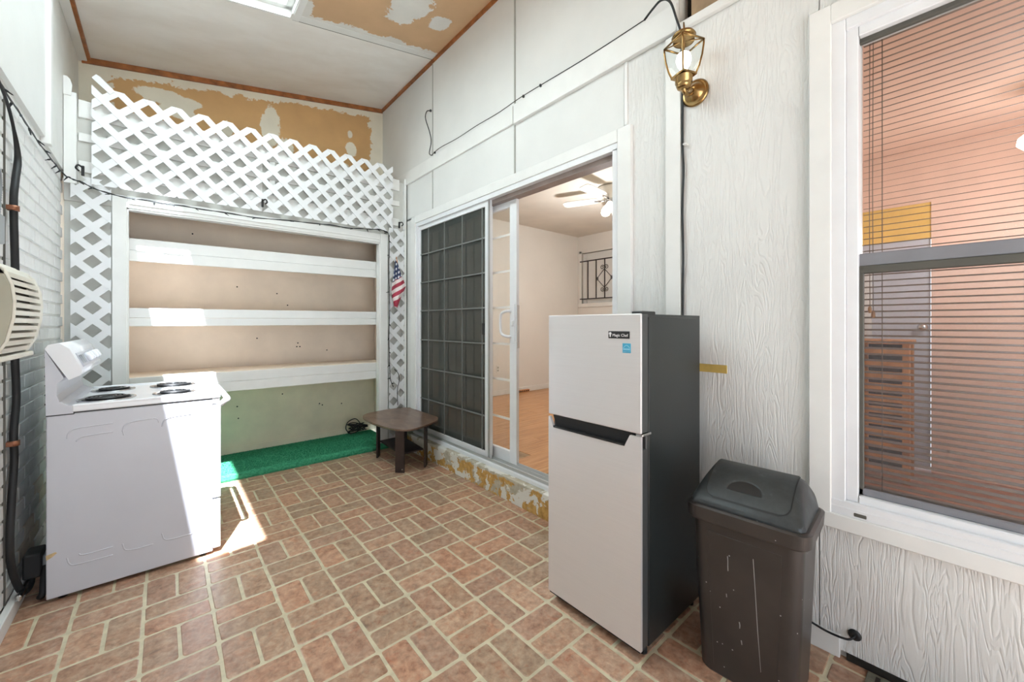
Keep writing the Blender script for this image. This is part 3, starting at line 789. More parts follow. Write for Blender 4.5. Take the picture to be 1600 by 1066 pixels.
# ceiling fan
FX, FY = 4.16, 2.90
fn = thing('ceiling_fan', 'white ceiling fan with lit globe lights seen through the open door', 'fan', (FX, FY, RZ))
part('housing', B().lathe([(.02, RZ), (.17, RZ-.005), (.175, RZ-.03), (.15, RZ-.07), (.09, RZ-.11), (.085, RZ-.15)], (FX, FY, 0), 'z', 32), 'fan_white', fn)
part('light_hub', B().lathe([(.085, RZ-.15), (.09, RZ-.17), (.07, RZ-.21), (.05, RZ-.24), (.02, RZ-.25)], (FX, FY, 0), 'z', 24), 'chrome', fn)
for k in range(5):
    a = R(112+72*k); ca, sa = math.cos(a), math.sin(a)
    b = B(); outl = []
    for (r_, w_) in ((.18, .045), (.24, .058), (.40, .066), (.55, .070), (.60, .062), (.625, .04)): outl.append((r_, w_))
    pts = [(r_, w_) for r_, w_ in outl]+[(r_, -w_) for r_, w_ in reversed(outl)]
    zc = RZ-.135
    lo = [b.bm.verts.new((FX+ca*p[0]-sa*p[1], FY+sa*p[0]+ca*p[1], zc+p[1]*.21-.004)) for p in pts]
    hi = [b.bm.verts.new((FX+ca*p[0]-sa*p[1], FY+sa*p[0]+ca*p[1], zc+p[1]*.21+.004)) for p in pts]
    b.bm.faces.new(lo[::-1]); b.bm.faces.new(hi)
    for i in range(len(pts)): b.bm.faces.new((lo[i], lo[(i+1) % len(pts)], hi[(i+1) % len(pts)], hi[i]))
    bl = part('blade', b, 'fan_white', fn)
    part('blade_iron', B().tube([(FX+ca*.07, FY+sa*.07, zc-.01), (FX+ca*.14, FY+sa*.14, zc-.014), (FX+ca*.22, FY+sa*.22, zc-.008)], .012, 6), 'chrome', bl)
for k in range(3):
    a = R(80+120*k); cx_, cy_ = FX+math.cos(a)*.11, FY+math.sin(a)*.11
    gl = part('lamp_globe', B().lathe([(.018, RZ-.20), (.03, RZ-.215), (.052, RZ-.25), (.058, RZ-.285), (.045, RZ-.315), (.012, RZ-.33)], (cx_, cy_, 0), 'z', 16), 'fan_glow', fn)
    part('arm', B().tube([(FX, FY, RZ-.19), (cx_, cy_, RZ-.20)], .010, 6), 'chrome', gl)
for dx in (.02, -.02): part('pull_chain', B().tube([(FX+dx, FY-.02, RZ-.24), (FX+dx, FY-.02, RZ-.42)], .004, 5), 'chrome', fn)
ld = bpy.data.lights.new('fan_light', 'POINT'); ld.energy = 86; ld.shadow_soft_size = .12; ld.color = (.96, .97, 1.0)
lo_ = bpy.data.objects.new('fan_light', ld); COL.objects.link(lo_); lo_.parent = fn; lo_.location = (0, 0, -.85)

# ------------------------------------------------------------------ window with blinds
w1 = thing('window_1', 'white single hung window with grey screen in the siding wall', 'window', (XR, 0, .5), kind='structure')
def wbox(name, x0, x1, y0, y1, z0, z1, mat='white_vinyl', bev=.003, parent=w1): return part(name, B().box(x0, x1, y0, y1, z0, z1, bev), mat, parent)
WI0, WI1 = -.70, .292      # glass opening in y
# stepped casing, left side (larger y) then right side out of view
for (a0, a1) in ((WY1-.002, WY1+.072), (WY0-.075, WY0+.002)):
    wbox('side_casing', XR-.028, XR+.01, a0, a1, .53, WZ1+.075, 'white_trim')
wbox('head_casing', XR-.028, XR+.01, WY0, WY1, WZ1, WZ1+.075, 'white_trim')
wbox('sill_board', XR-.032, XR+.012, WY0-.075, WY1+.072, .525, .585, 'white_trim')
wbox('sill_nose', XR-.022, XR+.02, WY0-.03, WY1+.03, .583, .618)
for (a0, a1) in ((WY1-.045, WY1), (WY0, WY0+.045)): wbox('frame_side', XR-.012, XO, a0, a1, .60, WZ1)
wbox('frame_head', XR-.010, XO, WY0+.045, WY1-.045, WZ1-.045, WZ1+.002)
wbox('frame_bottom', XR-.018, XO-.002, WY0+.001, WY1-.001, .60, .640)
for (a0, a1) in ((WI1-.002, WY1-.044), (WY0+.044, WI0+.002)): wbox('inner_side', XR+.004, XO-.02, a0, a1, .64, WZ1-.04)
wbox('inner_head', XR+.004, XO-.02, WI0+.003, WI1-.003, 2.482, WZ1-.04); wbox('inner_bottom', XR+.002, XO-.02, WI0+.003, WI1-.003, .636, .668)
wbox('weep_slot', XR-.024, XR-.015, .262, .30, .592, .606, 'sash_dark', .002)
wbox('meeting_rail', XR+.028, XR+.06, WI0, WI1, 1.575, 1.625, 'sash_grey'); wbox('screen_rail', XR+.024, XR+.05, WI0, WI1, 1.545, 1.576, 'sash_dark')
wbox('screen_side', XR+.024, XR+.04, WI1-.016, WI1, .668, 1.55, 'sash_dark'); wbox('screen_bottom', XR+.024, XR+.04, WI0, WI1, .668, .695, 'sash_grey')
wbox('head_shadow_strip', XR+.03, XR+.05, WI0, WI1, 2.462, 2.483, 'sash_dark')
part('pane', B().box(XR+.062, XR+.066, WI0, WI1, .66, 2.49), 'clear_glass', w1)
part('insect_screen', B().box(XR+.034, XR+.0355, WI0, WI1, .69, 1.55), 'screen_light', w1)
bd = thing('window_blind', 'brown horizontal slat blind hanging inside the window', 'blind', (XR+.13, -.2, .66))
BX = XR+.125
sm = B().box(-.0112, .0112, -.50, .49, -.0006, .0006).mesh('slat', 'slat')
z = .70
while z < 2.52:
    inst('slat', sm, bd, (BX, -.20, z), (0, R(-15), 0)); z += .0249
part('head_rail', B().box(BX-.02, BX+.02, -.70, .29, 2.52, 2.555), 'slat', bd)
part('bottom_rail', B().box(BX-.014, BX+.014, -.70, .29, .668, .682, .003), 'slat', bd)
for y in (.232, -.12, -.52): part('ladder_cord', B().tube([(BX-.013, y, .67), (BX-.013, y, 2.53)], .0016, 5), 'slat', bd)
for y, zz in ((.268, 1.42), (.258, 1.40)):
    part('pull_cord', B().tube([(BX-.022, y, 2.52), (BX-.022, y+.002, 1.9), (BX-.022, y, zz)], .0014, 5), 'slat', bd)
    part('cord_tassel', B().lathe([(.002, zz), (.006, zz-.008), (.007, zz-.025), (.002, zz-.03)], (BX-.022, y, 0), 'z', 8), 'rack_wood', bd)
# room behind the window
PX = 4.5
wallbox('wall_peach_far', 'peach painted wall seen through the window blind', PX, PX+.08, -2.4, .20, FZ-.1, 2.75, 'peach_wall')
wallbox('wall_peach_side', 'peach painted side wall of the room behind the window', XO, PX+.08, -2.48, -2.4, FZ-.1, 2.75, 'peach_wall')
wallbox('wall_yellow', 'yellow wall strip above the grey inner door', PX+.01, PX+.08, .20, .92, 2.017, 2.30, 'yellow_paint')
wallbox('wall_peach_upper', 'peach wall above the yellow strip', PX, PX+.08, .20, .92, 2.30, 2.75, 'peach_wall')
fl2 = part('floor_inner', B().box(XO, PX+.1, -2.4, .92, FZ-.06, FZ), 'red_floor'); tag(fl2, 'reddish floor of the room behind the window', 'floor', kind='structure')
c2 = part('ceiling_inner', B().box(XO, PX+.1, -2.4, .92, 2.72, 2.78), 'peach_wall'); tag(c2, 'peach ceiling of the room behind the window', 'ceiling', kind='structure')
d2 = thing('door_2', 'pale grey inner door seen through the blind slats', 'door', (PX, .4, FZ), kind='structure')
part('leaf', B().box(PX+.02, PX+.06, .205, .92, FZ+.01, 2.015), 'grey_door', d2)
part('edge_post', B().box(PX-.005, PX+.03, .546, .92, 1.20, 1.80), 'white_trim', d2)
kb = part('knob', B().lathe([(.012, 0), (.012, -.03), (.027, -.04), (.03, -.055), (.02, -.068), (.004, -.07)], (PX+.02, .245, 1.32), 'x', 16), 'chrome', d2)
part('rose', B().lathe([(.03, 0), (.028, -.008)], (PX+.02, .245, 1.32), 'x', 16), 'chrome', kb)
rk = thing('wooden_rack', 'slatted wooden rack standing before the grey inner door', 'rack', (4.15, .5, FZ))
for y in (.30, .56, .84):
    for x in (4.0, 4.28): part('post', B().box(x-.02, x+.02, y-.02, y+.02, FZ, 1.20, .003), 'rack_wood', rk)
for k in range(11): part('rack_slat', B().box(3.972, 3.982, .28, .86, .26+k*.086, .31+k*.086, .002), 'rack_wood', rk)
part('top_board', B().box(3.96, 4.32, .27, .87, 1.20, 1.23, .004), 'rack_wood', rk); part('back_board', B().box(4.30, 4.315, .28, .86, FZ+.02, 1.2), 'table_dark', rk)
CLY = -.275
cl2 = thing('ceiling_light', 'glowing round glass ceiling light seen high through the blind', 'lamp', (3.75, CLY, 2.72))
part('canopy', B().lathe([(.06, 2.72), (.07, 2.70), (.03, 2.685), (.014, 2.66), (.012, 2.46)], (3.75, CLY, 0), 'z', 20), 'brass', cl2)
part('shade', B().lathe([(.02, 2.46), (.06, 2.45), (.095, 2.42), (.10, 2.385), (.07, 2.35), (.01, 2.335)], (3.75, CLY, 0), 'z', 24), 'bulb_glow', cl2)
ld = bpy.data.lights.new('room_light', 'POINT'); ld.energy = 26; ld.shadow_soft_size = .15; ld.color = (.97, .96, 1.0)
lo_ = bpy.data.objects.new('room_light', ld); COL.objects.link(lo_); lo_.parent = cl2; lo_.location = (0, 0, -.85)

# ------------------------------------------------------------------ wall lantern
lm = thing('wall_lantern', 'brass coach lantern with clear glass, lit, on the siding wall', 'lamp', (XR, .925, 2.5))
LX, LY = 1.925, .925
part('back_plate', B().lathe([(.066, 0), (.068, -.010), (.058, -.018), (.052, -.016), (.046, -.026), (.020, -.046), (.010, -.05)], (XR-.001, .925, 2.53), 'x', 32), 'brass', lm)
part('arm', B().tube(cat_rom([(XR-.04, .925, 2.53), (XR-.075, .925, 2.500), (XR-.11, .925, 2.487), (LX, LY, 2.500), (LX, LY, 2.53)], 6), .011, 10), 'brass', lm)
part('cup', B().lathe([(.012, 2.500), (.030, 2.506), (.036, 2.520), (.034, 2.528), (.040, 2.532), (.040, 2.562), (.046, 2.566)], (LX, LY, 0), 'z', 28), 'brass', lm)
lev = [(2.566, .054), (2.60, .069), (2.65, .082), (2.70, .089), (2.722, .090)]
angs = [R(203+90*k) for k in range(4)]
cg = part('cage_base', B().lathe([(.060, 2.560), (.060, 2.570)], (LX, LY, 0), 'z', 4, angs[0], False), 'brass', lm)
for k in range(4):
    p0, p1 = [Vector((LX+math.cos(a_)*.090, LY+math.sin(a_)*.090, 2.722)) for a_ in (angs[k], angs[(k+1) % 4])]
    part('top_rail', B().tube([p0, p1], .0048, 6), 'brass', lm)
    part('roof_rib', B().tube([p0, Vector((LX, LY, 2.738))], .003, 6), 'brass', lm)
for a in angs: part('cage_bar', B().tube([(LX+math.cos(a)*r_, LY+math.sin(a)*r_, z_) for z_, r_ in lev], .0048, 6), 'brass', lm)
for k in range(4):
    a0, a1 = angs[k], angs[(k+1) % 4]; b = B()
    vsA = [b.bm.verts.new((LX+math.cos(a0)*r_*.985, LY+math.sin(a0)*r_*.985, z_)) for z_, r_ in lev]
    vsB = [b.bm.verts.new((LX+math.cos(a1)*r_*.985, LY+math.sin(a1)*r_*.985, z_)) for z_, r_ in lev]
    for i in range(len(lev)-1): b.bm.faces.new((vsA[i], vsB[i], vsB[i+1], vsA[i+1]))
    part('glass_pane', b, 'lamp_glass', lm)
part('cap', B().lathe([(.050, 2.734), (.030, 2.742), (.046, 2.750), (.056, 2.758), (.050, 2.768), (.028, 2.780), (.010, 2.786)], (LX, LY, 0), 'z', 28), 'brass', lm)
part('finial', B().tube([(LX, LY, 2.784), (LX+.004, LY, 2.80), (LX, LY, 2.83)], [.007, .005, .003], 8), 'brass', lm)
bu = part('bulb', B().lathe([(.012, 2.575), (.016, 2.595), (.030, 2.620), (.036, 2.645), (.030, 2.670), (.012, 2.684)], (LX, LY, 0), 'z', 20), 'bulb_glow', lm)
part('socket', B().lathe([(.014, 2.565), (.014, 2.585)], (LX, LY, 0), 'z', 12), 'brass', bu)

# ------------------------------------------------------------------ cables on the right wall
cb = thing('wall_cable', 'thin black cable stapled along the band board to the lantern', 'cable', (XR, 2.3, 3.0))
part('lead', B().tube(cat_rom([(2.055, 3.63, 3.53), (2.03, 3.66, 3.53), (2.03, 3.69, 3.47), (2.04, 3.62, 3.30), (2.045, 3.60, 3.20), (2.035, 3.62, 3.09), (2.028, 3.56, 3.045)], 6), .0045, 6), 'black_wire', cb)
part('run', B().tube(cat_rom([(2.028, 3.56, 3.048), (2.028, 3.40, 3.068), (2.030, 3.1, 3.055), (2.030, 2.8, 3.058), (2.03, 2.5, 3.050), (2.03, 2.25, 3.060), (2.03, 2.0, 3.056), (2.034, 1.6, 3.050), (2.03, 1.2, 3.052)], 6), .003, 6), 'black_wire', cb)
part('arch', B().tube(cat_rom([(2.03, 1.2, 3.052), (2.01, 1.14, 3.065), (2.0, 1.085, 3.075), (1.99, 1.03, 3.03), (2.0, 1.0, 2.93), (2.03, .985, 2.84), (2.045, .990, 2.76)], 6), .006, 8), 'black_wire', cb)
for y in (3.5, 2.2, 2.02): part('staple', B().box(2.022, 2.036, y-.006, y+.006, 3.046, 3.062), 'black_metal', cb)
part('knob_end', B().lathe([(.012, 0), (.012, -.014), (.006, -.018)], (XR, 3.625, 3.53), 'x', 10), 'black_metal', cb)
dc = thing('drop_cable', 'black cable running down beside the white batten below the lantern', 'cable', (XR, .99, 1.2))
part('cord', B().tube(cat_rom([(2.048, .990, 2.56), (2.05, .992, 2.3), (2.046, .984, 2.15), (2.05, .992, 1.95), (2.046, .986, 1.7), (2.05, .99, 1.45), (2.05, .99, .3)], 8), .0062, 6), 'black_wire', dc)
part('clip', B().box(2.03, 2.06, .962, .982, 2.275, 2.287, .003), 'white_trim', dc)
gc = thing('grommet_cord', 'black cord leaving a round black grommet low on the siding wall', 'cord', (XR, .3, .11))
part('grommet', B().lathe([(.021, 0), (.021, -.004), (.012, -.008)], (XR-.001, .300, .116), 'x', 20), 'black_rubber', gc)
part('cord', B().tube(cat_rom([(XR, .300, .116), (XR-.02, .302, .114), (XR-.035, .32, .105), (XR-.035, .38, .10), (XR-.04, .46, .115), (XR-.05, .6, .13), (XR-.05, .85, .10)], 6), .0042, 8), 'black_rubber', gc)
tp = part('paint_patch', B().box(XR-.003, XR+.001, .775, .99, 1.105, 1.145, .001), 'mustard'); tag(tp, 'mustard yellow strip on the siding behind the refrigerator', 'patch')

# ------------------------------------------------------------------ stove
SX0, SX1, SY0, SY1 = -.428, .238, 2.905, 3.665
sv = thing('stove', 'white electric coil stove standing against the brick wall', 'stove', ((SX0+SX1)/2, (SY0+SY1)/2, .003))
part('body', B().box(SX0, SX1-.025, SY0, SY1, .020, .905, .004), 'enamel_shaded', sv)
part('base', B().box(SX0+.03, SX1-.06, SY0+.05, SY1-.05, .010, .024), 'black_metal', sv)
# embossed ridges on the near side
def ridge(pts, r=.0035): return part('side_ridge', B().tube(cat_rom(pts, 6), r, 6), 'enamel_shaded', sv)
ys = SY0+.0012
for (xa, xb) in ((-.36, -.20), (-.165, -.045), (-.01, .12)):
    ridge([(xa, ys, .785), (xa+.008, ys, .815), (xa+.04, ys, .83), (xb, ys, .835)]); ridge([(xa, ys, .20), (xa+.01, ys, .165), (xa+.04, ys, .155), (xb, ys, .155)])
ridge([(-.33, ys, .765), (-.30, ys, .785), (-.20, ys, .79)]); ridge([(-.32, ys, .205), (-.30, ys, .195), (-.20, ys, .197)])
ridge([(-.16, ys, .765), (-.162, ys, .80), (-.14, ys, .825)]); ridge([(-.045, ys, .835), (-.03, ys, .83), (-.022, ys, .81)])
# cooktop: shallow tray with raised rim
b = B(); b.box(SX0+.085, SX1+.012, SY0-.004, SY1+.004, .912, .940, .006, 2)
ct = part('cooktop', b, 'enamel_white', sv)
part('cooktop_rim', B().box(SX0+.085, SX1+.008, SY0-.004, SY0+.022, .934, .949, .005, 2).box(SX0+.085, SX1+.008, SY1-.022, SY1+.004, .934, .949, .005, 2).box(SX1-.012, SX1+.014, SY0-.002, SY1+.002, .926, .949, .008, 2), 'enamel_white', ct)
part('shadow_gap', B().box(SX0+.02, SX1-.01, SY0+.004, SY1-.004, .902, .914), 'black_metal', sv)
for (x, y, r_) in ((-.235, 3.085, .098), (.045, 3.085, .080), (-.235, 3.455, .080), (.045, 3.455, .098)):
    bn = part('burner', B().lathe([(r_+.018, .9405), (r_+.018, .946), (r_+.010, .9465), (r_, .9415), (r_*.5, .941)], (x, y, 0), 'z', 40), 'chrome', sv)
    pts = []
    turns = 4 if r_ > .09 else 3
    for i in range(turns*30+1):
        a = i/30*2*math.pi; rr = .018+(r_-.012-.018)*i/(turns*30); pts.append((x+rr*math.cos(a), y+rr*math.sin(a), .951))
    part('coil', B().tube(pts, .0062, 6), 'black_metal', bn)
    part('drip_bowl', B().lathe([(r_-.002, .9440), (r_*.55, .9425), (.01, .9422)], (x, y, 0), 'z', 32), 'black_metal', bn)
part('guard_seam', B().box(SX0, -.336, SY0-.0012, SY0+.002, .9005, .9055).box(-.3385, -.3345, SY0-.0012, SY0+.002, .903, .942), 'black_metal', sv)
# back guard with slanted console
BA = (SX0-.004, 1.226); BBk = (-.366, 1.083)
part('back_guard', B().prism([(SX0, .90), (SX0-.004, 1.222), (BBk[0]-.004, 1.083), (-.392, 1.055), (-.394, 1.0), (-.384, .965), (-.36, .948), (-.338, .942), (-.338, .905)], 1, SY0, SY1), 'enamel_shaded', sv)
nrm = Vector((.143, .077)).normalized(); tg = Vector((-.078, .143)).normalized()
A2 = Vector(BA); B2 = Vector(BBk)+Vector((.012, -.012))
con = [tuple(A2), tuple(B2), tuple(B2+nrm*.045), tuple(B2+nrm*.062+tg*.02), tuple(A2+nrm*.070-tg*.04), tuple(A2+nrm*.055), tuple(A2+nrm*.02+tg*.012)]
cs = part('console', B().prism(con, 1, SY0-.004, SY1+.004, True), 'enamel_white', sv)
def on_console(name, y0, y1, t0, t1, h, mat, parent):
    p0 = B2+nrm*.066+tg*t0; p1 = B2+nrm*.071+tg*t1; q0 = p0+nrm*h; q1 = p1+nrm*h
    return part(name, B().prism([tuple(p0-nrm*.006), tuple(p1-nrm*.006), tuple(q1), tuple(q0)], 1, y0, y1), mat, parent)
on_console('control_panel', SY0+.07, SY1-.07, .03, .105, .004, 'display_grey', cs)
on_console('clock_display', SY0+.15, SY0+.22, .045, .09, .006, 'grey_plastic', cs)
for k in range(3): on_console('timer_mark', SY0+.085+k*.018, SY0+.091+k*.018, .045, .09, .0055, 'grey_plastic', cs)
for y in (SY0+.30, SY0+.40, SY1-.21, SY1-.11):
    c_ = B2+nrm*.072+tg*.068; c3 = Vector((c_.x, y, c_.y)); n3 = Vector((nrm.x, 0, nrm.y))
    part('knob', B().tube([c3, c3+n3*.014, c3+n3*.022], [.026, .025, .018], 16), 'enamel_white', cs)
# oven door, handle, drawer on the front (+x)
od = part('oven_door', B().box(SX1-.024, SX1+.014, SY0+.003, SY1-.003, .325, .875, .006, 2), 'enamel_white', sv)
part('oven_window', B().box(SX1+.0135, SX1+.016, SY0+.17, SY1-.17, .45, .70, .001), 'badge_black', od)
part('handle', B().tube(cat_rom([(SX1+.012, SY0+.03, .868), (SX1+.036, SY0+.02, .890), (SX1+.050, SY0+.05, .893), (SX1+.052, SY0+.2, .893), (SX1+.052, SY1-.2, .893), (SX1+.050, SY1-.05, .893), (SX1+.036, SY1-.02, .890), (SX1+.012, SY1-.03, .868)], 6), .016, 10), 'enamel_white', od)
part('front_rail', B().box(SX1-.03, SX1+.008, SY0+.002, SY1-.002, .878, .914, .004), 'enamel_white', sv)
part('drawer', B().box(SX1-.024, SX1+.012, SY0+.003, SY1-.003, .032, .318, .006, 2), 'enamel_white', sv)
for (x, y) in ((SX0+.05, SY0+.04), (SX1-.07, SY0+.04), (SX0+.05, SY1-.04), (SX1-.07, SY1-.04)): part('foot', B().lathe([(.018, .003), (.018, .02), (.01, .05)], (x, y, 0), 'z', 12), 'black_metal', sv)
part('torn_tape', B().prism([(SX0, .235), (SX0+.03, .243), (SX0+.036, .237), (SX0+.02, .222), (SX0+.002, .212)], 1, SY0-.0015, SY0+.001), 'sticker_tan', sv)
for k in range(6): part('screw', B().lathe([(.004, 0), (.004, -.004)], (SX0-.001, SY0+.006, .96+k*.045), 'x', 8), 'black_metal', sv)
# range outlet and cord by the floor
ro = thing('range_outlet', 'black range outlet box with heavy cord behind the stove', 'outlet', (-.50, 3.05, .003))
part('box', B().box(XL+.03, XL+.092, 2.985, 3.10, .11, .225, .006), 'black_rubber', ro)
part('plug', B().box(XL+.09, XL+.112, 3.0, 3.075, .125, .205, .010, 2), 'grey_plastic', ro)
part('cord', B().tube(cat_rom([(XL+.10, 3.01, .15), (XL+.10, 2.975, .10), (XL+.10, 2.95, .04), (XL+.09, 2.965, .022), (XL+.095, 2.985, .02), (XL+.10, 3.02, .04), (XL+.10, 3.06, .09)], 6), .013, 10), 'black_rubber', ro)
part('foil_strip', B().box(XL+.03, XL+.05, 2.86, 3.02, .074, .10, .006), 'chrome', ro)
# black cable along the brick wall
wc = thing('brick_wall_cable', 'thick black cable clipped down the white brick wall', 'cable', (XL, 2.9, .05))
xw = XL+.02
part('cable', B().tube(cat_rom([(xw, 2.42, 2.375), (xw, 2.62, 2.375), (xw, 2.78, 2.335), (xw, 2.90, 2.25), (xw, 2.97, 2.14), (xw, 2.93, 2.02), (xw, 2.90, 1.9), (xw, 2.925, 1.6), (xw, 2.93, 1.4), (xw, 2.92, 1.2), (xw, 2.945, 1.0), (xw, 2.90, .84), (xw, 2.91, .72), (xw, 2.87, .55), (xw, 2.84, .38), (xw, 2.86, .25), (xw+.01, 2.92, .12), (xw+.02, 2.98, .06), (xw+.03, 3.03, .075), (xw+.03, 3.06, .14)], 6), [.006]*18+[.006+.0075*min(1, k/8) for k in range(97)], 10), 'black_rubber', wc)
for y, z in ((2.897, 1.88), (2.902, .795)): part('clip', B().tube([(xw, y, z-.012), (xw, y, z+.012)], .0195, 12).box(XL, xw, y-.022, y+.022, z-.010, z+.010), 'copper', wc)

# ------------------------------------------------------------------ wall air conditioner
ac = thing('air_conditioner', 'cream window air conditioner with louvred grille set in the brick wall', 'air conditioner', (XL, 2.42, 1.2))
AY0, AY1, AZ0, AZ1 = 2.20, 2.66, 1.215, 1.565
part('case', B().box(XL+.002, XL+.075, AY0-.07, AY1+.005, AZ0-.005, AZ1+.015, .006), 'ac_plastic', ac)
profile = [(.070, AZ0), (.100, AZ0+.01), (.128, AZ0+.07), (.143, AZ0+.15), (.146, AZ0+.21), (.140, AZ0+.27), (.122, AZ0+.325), (.100, AZ1-.004), (.070, AZ1)]
part('grille_cheek', B().prism([(XL+p[0]-.002, p[1]) for p in profile], 1, AY0, AY0+.012), 'ac_dark', ac)
part('grille_cheek', B().prism([(XL+p[0], p[1]) for p in profile], 1, AY1-.05, AY1), 'ac_plastic', ac)
part('grille_edge', B().tube([(XL+p[0], AY0+.012, p[1]) for p in profile], .006, 6), 'ac_plastic', ac)
part('coil_core', B().prism([(XL+p[0]*.80, AZ0+.02+(p[1]-AZ0)*.9) for p in profile], 1, AY0+.012, AY1-.05), 'ac_inside', ac)
def prof_x(z):
    for i in range(len(profile)-1):
        (x0, z0), (x1, z1) = profile[i], profile[i+1]
        if z0 <= z <= z1: return x0+(x1-x0)*(z-z0)/(z1-z0)
    return .07
for k in range(11):
    z = AZ0+.035+k*.0275; x1 = prof_x(z)
    part('louver', B().hexa([(XL+x1-.036, AY0+.012, z+.012), (XL+x1+.001, AY0+.012, z-.010), (XL+x1+.001, AY1-.05, z-.010), (XL+x1-.036, AY1-.05, z+.012)], [(XL+x1-.036, AY0+.012, z+.018), (XL+x1+.001, AY0+.012, z+.007), (XL+x1+.001, AY1-.05, z+.007), (XL+x1-.036, AY1-.05, z+.018)]), 'ac_plastic', ac)
part('top_face', B().hexa([(XL+.06, AY0, AZ1-.03), (XL+.128, AY0, AZ1-.045), (XL+.128, AY1, AZ1-.045), (XL+.06, AY1, AZ1-.03)], [(XL+.06, AY0, AZ1), (XL+.104, AY0, AZ1-.004), (XL+.104, AY1, AZ1-.004), (XL+.06, AY1, AZ1)]), 'ac_plastic', ac)
part('bottom_lip', B().box(XL+.06, XL+.118, AY0, AY1, AZ0-.004, AZ0+.016, .004), 'ac_plastic', ac)
# grey box with flexible conduit
jb = thing('junction_box', 'grey junction box with ribbed flexible conduit above the air conditioner', 'junction box', (XL, 2.61, 1.68))
part('box', B().box(XL+.002, XL+.04, 2.55, 2.665, 1.68, 1.80, .004), 'grey_plastic', jb)
pts = cat_rom([(XL+.02, 2.645, 1.80), (XL+.02, 2.66, 1.87), (XL+.02, 2.675, 1.93), (XL+.02, 2.66, 1.975), (XL+.02, 2.62, 1.985), (XL+.02, 2.55, 1.975), (XL+.02, 2.45, 1.98)], 12)
part('conduit', B().tube(pts, [.013 if i % 2 else .0105 for i in range(len(pts))], 10), 'grey_plastic', jb)

# ------------------------------------------------------------------ string lights
sg = thing('string_lights', 'dark green string of mini lights draped along the wall and closet trim', 'string lights', (0, 4.15, 2.3))
xs = XL+.02
wire = cat_rom([(xs, 2.40, 2.42), (xs, 2.55, 2.385), (xs, 2.75, 2.365), (xs, 3.02, 2.36), (xs, 3.35, 2.352), (xs, 3.72, 2.362), (xs, 4.0, 2.375), (xs+.02, 4.10, 2.365), (-.45, 4.13, 2.352), (-.30, 4.13, 2.298), (-.06, 4.13, 2.288), (.19, 4.13, 2.288), (.61, 4.13, 2.285), (1.13, 4.13, 2.316), (1.45, 4.13, 2.322), (1.71, 4.13, 2.352), (1.815, 4.135, 2.335), (1.842, 4.145, 2.25), (1.838, 4.145, 1.9), (1.846, 4.145, 1.5), (1.838, 4.145, 1.2), (1.846, 4.145, .9), (1.852, 4.145, .76), (1.885, 4.14, .66)], 8)
part('wire', B().tube(wire, .0033, 5), 'black_wire', sg)
part('wire', B().tube([p+Vector((0, -.003, .006*math.sin(i*.9))) for i, p in enumerate(wire)], .0026, 5), 'black_wire', sg)
random.seed(9)
bm_ = B().lathe([(.0045, 0), (.005, -.014), (.0035, -.016), (.0028, -.03), (.0005, -.036)], (0, 0, 0), 'z', 8).mesh('bulb', 'black_wire')
for i in range(4, len(wire)-2, 4):
    inst('bulb', bm_, sg, wire[i], (random.uniform(-1.0, 1.0), random.uniform(-1.4, 1.4), 0))
part('loose_end', B().tube(cat_rom([(1.90, 4.145, .85), (1.945, 4.145, .80), (1.955, 4.145, .72), (1.935, 4.145, .62), (1.94, 4.145, .45)], 6), .003, 5), 'black_wire', sg)

# hooks on the partition
def hook(lbl, x, z, kind):
    h = thing('wall_hook', lbl, 'hook', (x, YP-.02, z), 'black hooks around the closet')
    part('plate', B().box(x-.008, x+.008, YP-.068, YP-.054, z-.035, z+.035, .002), 'black_metal', h)
    part('hook_arm', B().tube(cat_rom([(x, YP-.066, z+.02), (x+kind*.02, YP-.085, z+.03), (x+kind*.03, YP-.092, z+.005), (x+kind*.015, YP-.085, z-.012)], 5), .006, 6), 'black_metal', h)
hook('black hook left of the wide lattice, over the brick side', -.437, 2.435, -1)
hook('black hook in the middle of the wide lattice', .659, 2.425, 1)
hook('black hook at the right end, above the small flag', 1.955, 2.44, 1)

# ------------------------------------------------------------------ small flag
fg = thing('flag', 'small drooping stars and stripes flag fixed to the lattice strip', 'flag', (1.90, 4.15, 1.5))
part('staff', B().tube([(1.965, 4.145, 1.86), (1.895, 4.085, 2.075)], .005, 8), 'rack_wood', fg)
b = B(); uvl = b.bm.loops.layers.uv.new('UVMap'); NU, NV = 26, 22
outline_l = [(1.893, 2.065), (1.872, 1.90), (1.858, 1.80), (1.845, 1.70), (1.855, 1.63), (1.886, 1.545)]
outline_r = [(1.898, 2.065), (1.955, 1.91), (1.985, 1.84), (2.025, 1.765), (1.975, 1.66), (1.925, 1.525)]
def lerp_poly(pl, t_):
    f = t_*(len(pl)-1); i = min(int(f), len(pl)-2); k = f-i
    return (pl[i][0]+(pl[i+1][0]-pl[i][0])*k, pl[i][1]+(pl[i+1][1]-pl[i][1])*k)
grid = []
for i in range(NU+1):
    row = []
    for j in range(NV+1):
        t_, s_ = i/NU, j/NV
        L_, R_ = lerp_poly(outline_l, t_), lerp_poly(outline_r, t_)
        x = L_[0]+(R_[0]-L_[0])*s_; z = L_[1]+(R_[1]-L_[1])*s_
        y = 4.115-.018*math.sin(s_*9+t_*3)*t_-.03*(1-t_)*.6
        # diagonal print: stripes rise to the right
        row.append((b.bm.verts.new((x, y, z)), x, z))
    grid.append(row)
